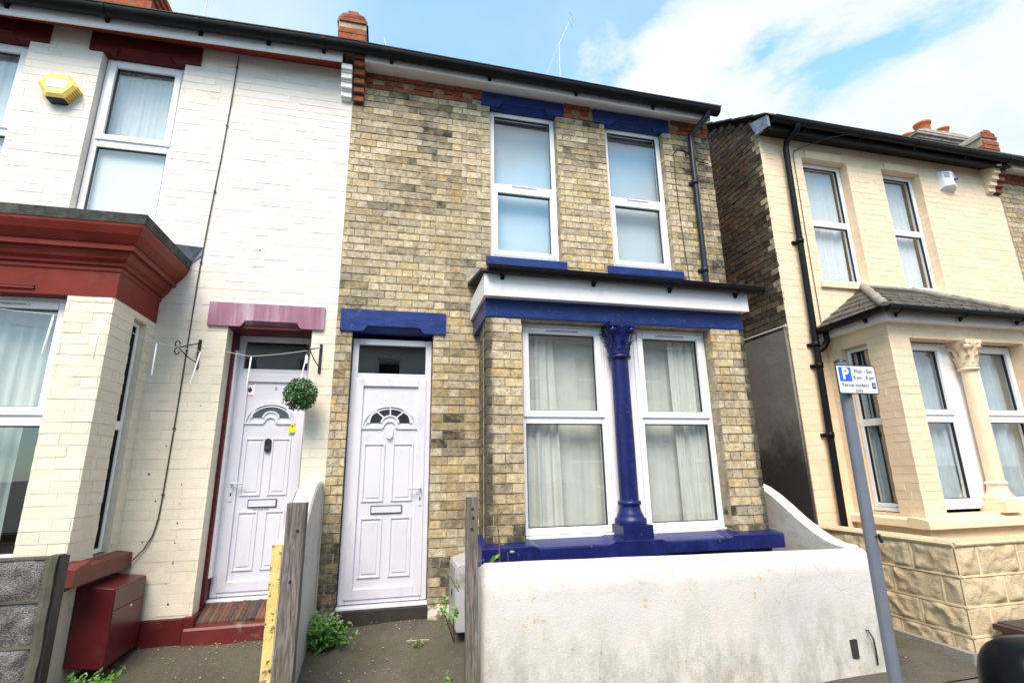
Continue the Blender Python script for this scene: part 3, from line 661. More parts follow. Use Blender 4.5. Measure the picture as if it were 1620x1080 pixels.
def eaves(house, x0, x1, zl, zr, fmat='fascia', smat='fascia', depth=.21, fh=.13, wall_z=5.845, gut=True, gr=.058, gmat='black', brk=(.1, .3, .5, .7, .9), gx=None):
    """soffit, fascia, gutter; zl/zr = bottom of the fascia at the left/right end"""
    mb = MB(); P = lambda x, y, z: (x, y, z)
    mb.poly([P(x0, -depth, zl), P(x1, -depth, zr), P(x1, -.0, wall_z), P(x0, -.0, wall_z), P(x0, -depth, zl+.02), P(x1, -depth, zr+.02), P(x1, 0, wall_z+.02), P(x0, 0, wall_z+.02)],
            [(0, 1, 2, 3), (4, 5, 6, 7), (0, 1, 5, 4), (0, 3, 7, 4), (1, 2, 6, 5), (3, 2, 6, 7)], 0)
    ob('soffit', mb, smat, house)
    fb = MB()
    fb.poly([P(x0, -depth-.02, zl-.008), P(x1, -depth-.02, zr-.008), P(x1, -depth-.001, zr-.008), P(x0, -depth-.001, zl-.008), P(x0, -depth-.02, zl+fh), P(x1, -depth-.02, zr+fh), P(x1, -depth-.001, zr+fh), P(x0, -depth-.001, zl+fh)],
            [(0, 1, 2, 3), (4, 5, 6, 7), (0, 1, 5, 4), (3, 2, 6, 7), (0, 3, 7, 4), (1, 2, 6, 5)], 0)
    ob('fascia', fb, fmat, house)
    gx0, gx1 = gx or (x0, x1)
    zg = lambda x: zl + (zr-zl)*(x-x0)/(x1-x0)
    if gut: gutter_obj(house, [(gx0, -depth-.02-gr*1.02, zg(gx0)+fh-.012), (gx1, -depth-.02-gr*1.02, zg(gx1)+fh-.012)], gr, brk, gmat)
def roof(house, x0, x1, z0, rise=.62, y0=-.27, depth=7.6, mat='slate'):
    mb = MB(); ym = y0+3.9; zm = z0+rise*3.9; nrow = 22
    for s in (0, 1):
        for i in range(nrow):
            t0, t1 = i/nrow, (i+1)/nrow; za, zb = z0+(zm-z0)*t0, z0+(zm-z0)*t1
            ya, yb = (y0+3.9*t0, y0+3.9*t1) if s == 0 else (ym+3.9*(1-t0), ym+3.9*(1-t1))
            mb.poly([(x0, ya, za+.02), (x1, ya, za+.02), (x1, yb, zb+.008), (x0, yb, zb+.008), (x0, ya, za), (x1, ya, za)], [(0, 1, 2, 3), (0, 1, 5, 4)], 0)
    mb.poly([(x0, ym-.1, zm-.03), (x0, ym, zm+.06), (x0, ym+.1, zm-.03), (x1, ym-.1, zm-.03), (x1, ym, zm+.06), (x1, ym+.1, zm-.03)], [(0, 1, 4, 3), (1, 2, 5, 4), (0, 1, 2), (3, 4, 5)], 0)
    ob('roof', mb, mat, house)
def parapet(house, xa, xb, za, zt, side=None, y0=-.30):
    """end of the raised party wall at the eaves: corbelled bricks below, brick block with rounded top above"""
    mb = MB(); w = xb-xa; xc = (xa+xb)/2
    for r in range(int((zt-za)/.075)):
        z = za+r*.075; n = 2 if r % 2 else 1
        for i in range(n):
            a = xa+w*i/n; mb.box(FRONT, a+.004, a+w/n-.004, -.6, -y0+random.uniform(-.004, .004), z+.004, min(zt, z+.068), 0, random.choice((.05, .25, .5, .6, .75)), random.uniform(0, .3), .003)
    mb.box(FRONT, xa+.006, xb-.006, -.59, -y0-.012, za, zt, 1)
    o = ob('parapet', mb, ['red', 'mortar'], house)
    c = MB(); n = 12; pr = []
    V = []
    for yy, zo in ((y0+.015, 0), (y0+.6, -.02), (y0+1.1, -.22)):
        for i in range(n+1):
            a = math.pi*i/n; V.append((xc + (w/2+.012)*math.cos(a), yy, zt+zo+.15*math.sin(a)))
    F = [(j*(n+1)+i, j*(n+1)+i+1, (j+1)*(n+1)+i+1, (j+1)*(n+1)+i) for j in range(2) for i in range(n)] + [tuple(range(n+1))]
    c.poly(V, F, 0, .5, 0, False)
    for r_ in range(3):
        z0_, z1_ = zt+r_*.05, zt+r_*.05+.044; wa = (w/2-.004)*math.sqrt(max(0, 1-((z1_-zt)/.155)**2))
        c.box(FRONT, xc-wa, xc+wa, -.3, -y0+.004-.004*r_, z0_, z1_, 1, .1+.3*r_, .25, .003)
    ob('coping', c, ['flaunch', 'red'], o)
def corbel(house, x0, x1, z0, n, mats, step=.042, h=.082):
    mb = MB()
    for i in range(n):
        d = .02 + step*(i+1)
        mb.box(FRONT, x0+.003, x1-.003, -.02, d, z0+i*h+.008, z0+(i+1)*h-.012, 0, random.choice((.1, .3, .55)), random.uniform(.0, .35), .003)
        mb.box(FRONT, x0+.006, x1-.006, -.02, d-.03, z0+i*h-.012, z0+i*h+.008, 1)
    return ob('corbel', mb, mats, house, .006)

# ================================================================== YELLOW BRICK HOUSE
def yellow_house():
    H = thing('terraced_house', 'yellow stock brick terraced house with blue painted lintels, white door and square bay window', 'house', (1.7, 0, .2))
    X0, X1 = -.548, 3.895
    holes = [(-.396, .393, .20, 2.91), (.985, 1.803, 3.75, 5.722), (2.432, 3.228, 3.75, 5.716), (.95, 3.3, 1.0, 2.75)]
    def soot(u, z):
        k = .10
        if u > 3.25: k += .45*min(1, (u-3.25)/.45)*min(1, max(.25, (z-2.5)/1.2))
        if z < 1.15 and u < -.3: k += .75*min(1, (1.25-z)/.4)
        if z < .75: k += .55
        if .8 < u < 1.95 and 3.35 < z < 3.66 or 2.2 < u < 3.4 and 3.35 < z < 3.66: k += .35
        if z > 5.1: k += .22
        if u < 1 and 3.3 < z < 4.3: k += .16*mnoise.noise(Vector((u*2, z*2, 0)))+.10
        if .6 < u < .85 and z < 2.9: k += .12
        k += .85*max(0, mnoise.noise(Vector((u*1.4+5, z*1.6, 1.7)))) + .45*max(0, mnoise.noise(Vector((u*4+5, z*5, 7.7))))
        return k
    batch = lambda r, z: r**1.7 if z > 3.1 + .5*mnoise.noise(Vector((r*9, z, 0))) else r**.75
    w = MB(); grid_wall(w, FRONT, X0, X1, .05, 5.86, holes, .24, 1)
    bricks(w, FRONT, X0+.004, X1, .36, 5.655, holes + [(.862, 3.42, 0, 3.2)], soot=soot, m=0, phase=.05, rndf=batch)
    dz = 5.655
    for i in range(3):                                   # red dressing course under the eaves, dark headers recessed
        u = X0 + (.1 if i % 2 else 0); j = 0
        while u < X1:
            ln = (.222 if i == 0 else .112); a, b = max(u, X0+.13), min(u+ln-.01, X1-.004)
            skip = any(l0 < (a+b)/2 < l1 for l0, l1 in ((.884, 1.895), (2.288, 3.322)))
            if b-a > .03 and not skip:
                dark = (i == 1 and j % 3 == 1)
                w.box(FRONT, a, b, -.012, -.008 if dark else .012+.006*i, dz+i*.066+.004, dz+i*.066+.062, 3 if dark else 2, random.random()*.8, random.uniform(0, .3), .002)
            u += ln; j += 1
    # sides and back
    sf = Fr((X1, 0, 0), (0, 1, 0), (1, 0, 0)); grid_wall(w, sf, .0, 7.4, .05, 5.86, (), .24, 1)
    bricks(w, sf, -.002, 2.2, .2, 5.8, (), soot=lambda u, z: .5, m=3)
    ob('wall', w, ['stock', 'mortar', 'red', 'sooty'], H)
    gb = MB(); gb.plate([(0, 5.86), (7.4, 5.86), (3.63, 8.1)], sf, -.22, -.02, 0); ob('gable', gb, 'sooty', H)
    rm = MB(); room(rm, X0+.05, X1-.26, .20, 3.6, .2, 2.95); room(rm, X0+.05, X1-.26, .20, 3.6, 3.2, 5.7); ob('interior', rm, 'dark', H)
    roof(H, X0+.02, X1+.06, 5.955)
    eaves(H, -.43, 3.80, 5.825, 5.765, depth=.20, fh=.105, wall_z=5.85, gr=.066, brk=(.08, .33, .57, .80), gx=(-.50, 3.87))
    t = MB(); t.box(FRONT, -.5, 3.90, .0, .26, 5.945, 5.966); ob('slate_edge', t, 'slate', H)
    corbel(H, X0+.006, -.425, 5.43, 6, ['red', 'iron'], .036)
    parapet(H, -.722, -.425, 5.92, 6.22)
    lintel(H, FRONT, .884, 1.895, 5.655, 5.835, .985, 1.803, 'blue'); lintel(H, FRONT, 2.288, 3.322, 5.648, 5.83, 2.432, 3.228, 'blue')
    lintel(H, FRONT, -.513, .513, 2.845, 3.067, -.40, .393, 'blue', .03)
    for a, b in ((.935, 1.852), (2.345, 3.310)):
        s = MB(); s.prism([(-.10, 3.75), (.035, 3.748), (.045, 3.742), (.045, 3.65), (-.10, 3.65)], FRONT, a, b); ob('window_sill', s, 'blue', H, .006)
    for a, b in ((1.0, 1.80), (2.447, 3.222)):
        window(H, FRONT, a, b, 3.782, 5.655, 4.615, 4.705, -.075, sash_top=False, sash_bot=True, curtain='blind', cargs=dict(amp=.002, waves=2, d=-.16), foot=.03)
    D, dl, c, la, hh = front_door(H, -.388, .386, .375, 2.80, 2.385, -.095)
    th = MB(); th.box(FRONT, -.40, .393, -.12, .0, .1, .338, 0, .5, 0, .006); ob('threshold', th, 'thresh', H)
    for a, b in ((.395, .80), (X0+.01, -.402)):
        pl = MB(); n = 8
        for i in range(n): pl.box(FRONT, a+(b-a)*i/n, a+(b-a)*(i+1)/n, 0, .035+random.uniform(-.003, .003), .1, .345+random.uniform(-.012, .006), 0, .5, 0, .001)
        ob('plinth', pl, 'flake', H)
    pd = MB(); pd.box(FRONT, .70, .86, -.002, .0085, 3.44, 3.60, 0, .5, 0, .006); ob('stone_block', pd, 'flaunch', H)
    # ---- bay
    YB = .70; xl, xr = .81, 3.462
    B = MB(); ff = Fr((0, -YB, 0), (1, 0, 0), (0, -1, 0)); op = (1.13, 3.092, .90, 2.845)
    grid_wall(B, ff, xl, xr, .1, 2.86, [op], .2, 1)
    def bs(u, z): return .14 + (.75 if u < xl+.09 or u > xr-.09 else 0) + (.6 if z < 1.12 else 0) + .5*max(0, mnoise.noise(Vector((u*3, z*2.2, 9))))
    bricks(B, ff, xl-.006, xr+.006, .25, 2.845, [op, (0, 9, .80, .925)], soot=bs, m=0, reveal=.11, hdr=.108, stre=.219, proud=.009)
    lf = Fr((xl, -YB, 0), (.055, YB, 0), (-YB, .055, 0)); grid_wall(B, lf, 0, YB+.01, .1, 2.86, (), .12, 1)
    bricks(B, lf, .0, YB+.004, .25, 2.845, [], soot=lambda u, z: .30 + (.5 if z < 1 else 0), m=0, phase=.1)
    rf = Fr((xr, -YB, 0), (0, 1, 0), (1, 0, 0)); grid_wall(B, rf, 0, YB, .1, 2.86, (), .2, 1); bricks(B, rf, .0, YB, .25, 2.845, [], soot=lambda u, z: .4, m=0)
    ob('bay_wall', B, ['stock_bay', 'mortar'], H)
    b = MB(); b.box(FRONT, xl-.014, xr+.012, .005, YB+.016, 2.847, 3.035); ob('bay_beam', b, 'blue', H, .008)
    b = MB(); b.box(FRONT, .775, 3.488, .004, .80, 3.022, 3.225); b.box(FRONT, .768, .776, .004, .806, 3.016, 3.225); b.box(FRONT, .768, 3.494, .800, .807, 3.016, 3.225); ob('bay_fascia', b, 'fascia', H, .003)
    b = MB(); b.poly([(.735, -.84, 3.235), (3.53, -.84, 3.235), (3.53, .0, 3.40), (.735, 0, 3.40), (.735, -.84, 3.262), (3.53, -.84, 3.262), (3.53, 0, 3.43), (.735, 0, 3.43)],
                     [(0, 1, 2, 3), (4, 5, 6, 7), (0, 1, 5, 4), (0, 3, 7, 4), (1, 2, 6, 5), (3, 2, 6, 7)]); ob('bay_roof', b, 'felt', H)
    gutter_obj(H, [(.79, -.868, 3.262), (3.63, -.868, 3.238)], .052, (.05, .36, .64, .90))
    # sill: raised pads at the ends and below the column
    sb = MB(); sb.prism([(.40, .95), (.60, .935), (YB+.115, .895), (YB+.125, .885), (YB+.125, .795), (.40, .795)], FRONT, .80, 3.46)
    for a, b_ in ((.735, 1.16), (1.86, 2.30), (2.99, 3.505)):
        sb.prism([(.30, .955), (.62, .942), (YB+.135, .915), (YB+.146, .905), (YB+.146, .792), (.30, .792)], FRONT, a, b_)
        for e, s_ in ((a, -1), (b_, 1)):
            if .8 < e < 3.4: sb.poly([FRONT(e, .62, .942), FRONT(e, YB+.135, .915), FRONT(e, YB+.146, .905), FRONT(e, YB+.146, .795), FRONT(e+s_*.05, .62, .930), FRONT(e+s_*.05, YB+.126, .893), FRONT(e+s_*.05, YB+.126, .795)],
                                     [(0, 1, 5, 4), (1, 2, 5), (2, 3, 6, 5)])
    ob('bay_sill', sb, 'navy', H, .004)
    u = MB(); u.box(FRONT, .86, 3.42, .2, YB+.03, .15, .795); ob('bay_plinth', u, 'thresh', H)
    for (a, b_, cp) in ((1.132, 1.985, [(1.14, 1.50, .98, 2.80, 'curtain', dict(amp=.022, waves=5, d=-.12, seed=3, drift=.05)), (1.46, 1.99, .98, 2.80, 'curtain', dict(amp=.008, waves=2.5, d=-.19, seed=5))]),
                        (2.30, 3.098, [(2.31, 2.80, .98, 2.80, 'curtain', dict(amp=.007, waves=3, d=-.19, seed=8)), (2.73, 3.10, .98, 2.80, 'curtain', dict(amp=.035, waves=6, d=-.12, seed=9))])):
        window(H, FRONT, a, b_, .958, 2.842, 1.905, 1.985, .575, vent=True, tvent=True, cparts=cp, fw=.058, foot=.04)
    mp = MB(); mp.box(FRONT, 1.987, 2.298, .50, .572, .95, 2.842); ob('mullion', mp, 'upvc', H, .008)
    column(H, 2.098, -.665, .918, 2.846, 'navy', r=.090)
    br = MB(); room(br, xl+.21, xr-.21, -YB+.22, .23, .9, 2.84, 0); ob('bay_interior', br, 'net', H)
    downpipe(H, [(3.715, -.31, 5.845), (3.715, -.29, 5.77), (3.60, -.06, 5.63), (3.595, -.06, 5.55), (3.578, -.06, 3.36)], .034, [(3.586, -.06, 4.95), (3.58, -.06, 3.78)], 'charcoal')
    return H
YH = yellow_house()

# ================================================================== WHITE PAINTED HOUSE (left)
def white_house():
    H = thing('terraced_house', 'white painted brick terraced house with dark red bay cornice, sill and porch step', 'house', (-2.8, 0, .2))
    X0, X1 = -5.0, -.548
    holes = [(-1.50, -.765, .20, 2.905), (-2.945, -2.208, 3.85, 5.682), (-4.30, -3.555, 3.85, 5.682), (-4.55, -2.35, 1.0, 2.75)]
    w = MB(); grid_wall(w, FRONT, X0, X1, .05, 5.86, holes, .24, 1)
    bricks(w, FRONT, X0, X1-.002, .41, 5.845, holes + [(-4.72, -2.14, 0, 3.1)], proud=.0018, jit=.0009, m=0, joint=.0045, vj=.0012, reveal=.17, phase=.12)
    bk = Fr((X0, 0, 0), (0, 1, 0), (-1, 0, 0)); grid_wall(w, bk, 0, 7.4, .05, 5.86, (), .24, 1)
    rn = random.Random(2)
    for (hx, hz) in [(-1.70, .50+.155*i) for i in range(7)] + [(-1.97, 1.52), (-1.90, 1.30), (-1.93, .98), (-1.62, 2.10), (-1.86, 1.75), (-1.30, 3.62)]:
        w.ring(FRONT, hx+rn.uniform(-.02, .02), hz, 0, rn.uniform(.004, .0075), 0, 2*math.pi, .0, .0062, 2, 8)
    ob('wall', w, ['white_brick', 'white_joint', 'thresh'], H)
    rm = MB(); room(rm, X0+.25, X1-.02, .34, 3.6, .2, 2.95); room(rm, X0+.25, X1-.02, .20, 3.6, 3.2, 5.7); ob('interior', rm, 'dark', H)
    roof(H, X0, X1, 5.955)
    eaves(H, X0, -.66, 5.668, 5.775, depth=.20, fh=.150, smat='maroon', wall_z=5.85, gr=.070, brk=(.30, .48, .66, .80, .92), gx=(X0, -.49))
    t = MB(); t.box(FRONT, X0, -.50, .0, .26, 5.945, 5.966); ob('slate_edge', t, 'slate', H)
    corbel(H, -.672, -.552, 5.45, 4, ['white_paint', 'white_paint'], .045)
    for (a, b, oa, o2) in ((-3.06, -2.068, -2.945, -2.208), (-4.45, -3.40, -4.30, -3.555)):
        lintel(H, FRONT, a, b, 5.615, 5.835, oa, o2, 'maroon_dark')
    lintel(H, FRONT, -1.672, -.660, 2.838, 3.063, -1.50, -.765, 'mauve', .03, back=-.10)
    sf = MB(); sf.box(FRONT, -1.50, -.765, -.31, -.001, 2.826, 2.846); sf.box(FRONT, -1.50, -1.472, -.30, -.165, .33, 2.825); ob('porch_lining', sf, 'maroon_dark', H)
    sl = MB(); sl.box(FRONT, -1.472, -1.452, -.295, -.20, .64, 2.66); ob('porch_trim', sl, 'upvc', H, .004)
    for a, b in ((-2.938, -2.225), (-4.29, -3.566)):
        window(H, FRONT, a, b, 3.87, 5.614, 4.61, 4.705, -.085, vent=False, sash_top=True, curtain='net', cparts=[(a+.02, b-.02, 4.60, 5.58, 'net', dict(amp=.010, waves=12, d=-.13, seed=int(-a*10))), (a+.02, b-.02, 3.9, 4.66, 'white_blind', dict(amp=.001, waves=2, d=-.075, seed=2))])  # lower white sheet is added behind the glass to imitate reflected cloud
    D, dl, c, la, hh = front_door(H, -1.470, -.766, .468, 2.835, 2.435, -.29, hinge_left=False, bars=False, cill=.03)
    # notices on the door
    st = MB(); st.box(FRONT, c-.255, c-.170, dl+.001, dl+.003, la+hh*.885, la+hh*.957, 0)
    st.plate([(c-.212, la+hh*.905), (c-.190, la+hh*.92), (c-.212, la+hh*.938), (c-.234, la+hh*.92)], FRONT, dl+.003, dl+.0042, 1)
    for zf in (.950, .893): st.box(FRONT, c-.248, c-.177, dl+.003, dl+.0042, la+hh*zf-.006, la+hh*zf+.005, 2)
    ob('door_notice', st, ['upvc', 'sign_black', 'red_ink'], D)
    nm = MB(); text_mesh(nm, '8', FRONT, c+.02, la+hh*.93, .045, dl+.002, 0); ob('door_number', nm, 'grey_text', D)
    ys = MB(); x, z = c+.205, la+hh*.735
    ys.box(FRONT, x-.036, x+.036, dl+.023, dl+.025, z-.045, z-.003, 0); ys.plate([(x-.028, z), (x+.028, z), (x, z+.046)], FRONT, dl+.023, dl+.0255, 0); ys.plate([(x-.012, z+.008), (x+.012, z+.008), (x, z+.028)], FRONT, dl+.0255, dl+.0265, 1)
    ob('warning_sticker', ys, ['yellow_ink', 'sign_black'], D)
    db = MB(); db.ring(FRONT, c+.005, la+hh*.652, 0, .03, 0, 2*math.pi, dl+.002, dl+.022, seg=24, kz=1.0)
    db = MB(); z0 = la+hh*.618
    out = [(c+.0+.030*math.cos(a)*1.0, (z0+.095 if math.sin(a) > 0 else z0+.03)+.030*math.sin(a)) for a in [2*math.pi*i/24 for i in range(24)]]
    db.plate(out, FRONT, dl+.002, dl+.024, 0); db.ring(FRONT, c, z0+.04, .010, .015, 0, 2*math.pi, dl+.024, dl+.026, 1); ob('doorbell', db, ['sign_black', 'grey_text'], D, .004)
    nt = MB(); text_mesh(nt, 'No Junk Mail', FRONT, c-.005, la+hh*.352, .026, dl+.0025, 0); ob('letter_plate_notice', nt, 'grey_text', D)
    # step, plinth
    s = MB(); s.prism([(-.30, .445), (-.27, .435), (.0, .325), (.035, .318), (.045, .30), (.05, .12), (-.30, .12)], FRONT, -1.545, -.70); ob('door_step', s, 'maroon_worn', H, .012)
    p = MB(); p.box(FRONT, -2.1, -1.547, -.0, .030, .1, .395); p.box(FRONT, -1.549, -1.47, -.30, .0305, .1, .40); ob('plinth', p, 'maroon_dark', H, .008)
    # ---- bay
    YB = .715; xl, xr = -4.75, -2.10
    ff = Fr((0, -YB, 0), (1, 0, 0), (0, -1, 0)); op = (-4.43, -2.405, .90, 2.845)
    B = MB(); grid_wall(B, ff, xl, xr, .1, 2.86, [op], .12, 1)
    bricks(B, ff, xl, xr+.004, .90, 2.845, [op], proud=.0028, jit=.0016, joint=.0055, vj=.0015, reveal=.11)
    rf = Fr((xr, -YB, 0), (0, 1, 0), (1, 0, 0)); rop = (.335, .565, .93, 2.78)
    grid_wall(B, rf, 0, YB, .1, 2.86, [rop], .12, 1); bricks(B, rf, .0, YB, .90, 2.845, [rop], proud=.0028, jit=.0018, joint=.0055, vj=.0015, phase=.1, reveal=.11)
    lf = Fr((xl, -YB, 0), (0, 1, 0), (-1, 0, 0)); grid_wall(B, lf, 0, YB, .1, 2.86, (), .12, 1)
    ob('bay_wall', B, ['white_brick', 'white_joint'], H)
    up = MB(); up.box(FRONT, xl+.02, xr+.012, .0, YB+.012, .12, .80); pb = ob('bay_plinth', up, 'plinth_cream', H)
    ck = MB()
    for pts in ([(-2.16, .12), (-2.17, .26), (-2.155, .40), (-2.165, .52), (-2.14, .60), (-2.115, .665), (-2.105, .72)], [(-2.115, .665), (-2.10, .58), (-2.092, .52)]): ck.tube([(x, -YB-.0125, z) for x, z in pts], [.0045 if z > .45 else .012 for x, z in pts], 0, 5)
    ob('crack', ck, 'thresh', pb)
    # entablature and moulded cornice run round the corner
    def moulding(prof, name, mat):
        m = MB()
        for i in range(len(prof)-1):
            (d0, z0), (d1, z1) = prof[i], prof[i+1]
            ring = lambda d, z: [(xl-d, 0, z), (xl-d, -YB-d, z), (xr+d, -YB-d, z), (xr+d, 0, z)]
            A, Bq = ring(d0, z0), ring(d1, z1)
            for k in range(3): m.poly([A[k], A[k+1], Bq[k+1], Bq[k]], [(0, 1, 2, 3)])
        return ob(name, m, mat, H)
    moulding([(-.10, 2.835), (.008, 2.835), (.012, 3.03), (.022, 3.045), (.022, 3.075), (.040, 3.08), (.045, 3.10), (.070, 3.125), (.085, 3.165), (.088, 3.18), (.120, 3.185), (.122, 3.225), (.135, 3.232), (.150, 3.25), (.180, 3.29), (.205, 3.345), (.208, 3.37), (.0, 3.375)], 'bay_cornice', 'maroon')
    md = MB(); md.box(FRONT, -4.2, -2.62, YB+.008, YB+.022, 2.865, 2.885); md.box(FRONT, -4.2, -2.62, YB+.008, YB+.016, 2.89, 2.90); ob('bay_moulding', md, 'maroon', H, .004)
    cr = MB(); d = .225
    ring = lambda d, z, back=0: [(xl-d, back, z), (xl-d, -YB-d, z), (xr+d, -YB-d, z), (xr+d, back, z)]
    A, Bq, Cq = ring(.212, 3.368), ring(.222, 3.445), [(xl, 0, 3.56), (xl, -.3, 3.52), (xr, -.3, 3.52), (xr, 0, 3.56)]
    for k in range(3): cr.poly([A[k], A[k+1], Bq[k+1], Bq[k]], [(0, 1, 2, 3)]); cr.poly([Bq[k], Bq[k+1], Cq[k+1], Cq[k]], [(0, 1, 2, 3)])
    cr.face(Cq); cr.face(A)
    ob('bay_roof', cr, 'felt', H)
    fl = MB(); fl.poly([(-2.03, -.012, 3.55), (-1.80, -.012, 3.60), (-1.79, -.014, 3.53), (-1.87, -.014, 3.44), (-2.03, -.3, 3.50), (-1.90, -.22, 3.455)], [(0, 1, 2, 3, 5, 4)]); ob('flashing', fl, 'lead', H)
    sb = MB(); sb.prism([(YB-.08, .945), (YB+.02, .925), (YB+.085, .91), (YB+.09, .795), (YB-.08, .795)], FRONT, xl-.1, xr+.115)
    s2 = Fr((xr, 0, 0), (0, -1, 0), (1, 0, 0)); sb.prism([(-.08, .945), (.02, .925), (.11, .911), (.116, .795), (-.08, .795)], s2, .002, YB+.088)
    ob('bay_sill', sb, 'maroon_sill', H, .006)
    window(H, FRONT, -3.36, -2.412, .945, 2.84, 1.868, 1.965, YB-.115, vent=True, tvent=True, cparts=[(-3.3, -2.30, 1.93, 2.82, 'curtain', dict(amp=.05, waves=8, d=-.20, seed=12, drift=.10)), (-3.3, -2.72, 1.0, 1.95, 'teal_curtain', dict(amp=.04, waves=5, d=-.25, seed=15))])
    window(H, FRONT, -4.42, -3.52, .945, 2.84, 1.868, 1.965, YB-.115, vent=True, tvent=True, cparts=[(-4.4, -3.5, 1.0, 2.82, 'teal_curtain', dict(amp=.03, waves=7, d=-.16, seed=13))])
    column(H, -3.44, -YB+.02, .915, 2.84, 'maroon', r=.085)
    window(H, rf, .340, .560, .935, 2.775, 1.868, 1.940, -.045, vent=False, sash_top=False, fw=.035, cparts=[(.36, .55, .97, 2.75, 'teal_curtain', dict(amp=.01, waves=4, d=-.1, seed=14))])
    br = MB(); room(br, xl+.13, xr-.13, -YB+.13, .23, .85, 2.84, 0); ob('bay_interior', br, 'dark', H)
    chim = MB(); ch = Fr((-4.75, 2.7, 0), (1, 0, 0), (0, -1, 0))
    for i, (e, z0, z1) in enumerate(((0, 7.2, 8.98), (.035, 8.98, 9.06), (.07, 9.06, 9.14), (.105, 9.14, 9.22))):
        chim.box(ch, -.35-e, .72+e, -.6-e, .0+e, z0, z1, 0, .1+.2*i, .1)
    co = ob('chimney', chim, 'red', H)
    for px in (-.1, .35): 
        pt = MB(); pt.lathe([(.10, 0), (.095, .3), (.12, .32), (.12, .38), (.09, .38), (.085, .1)], (-4.75+px+.05, 3.0, 9.2), 0, 16); ob('chimney_pot', pt, 'terracotta', co)
    return H
WH = white_house()

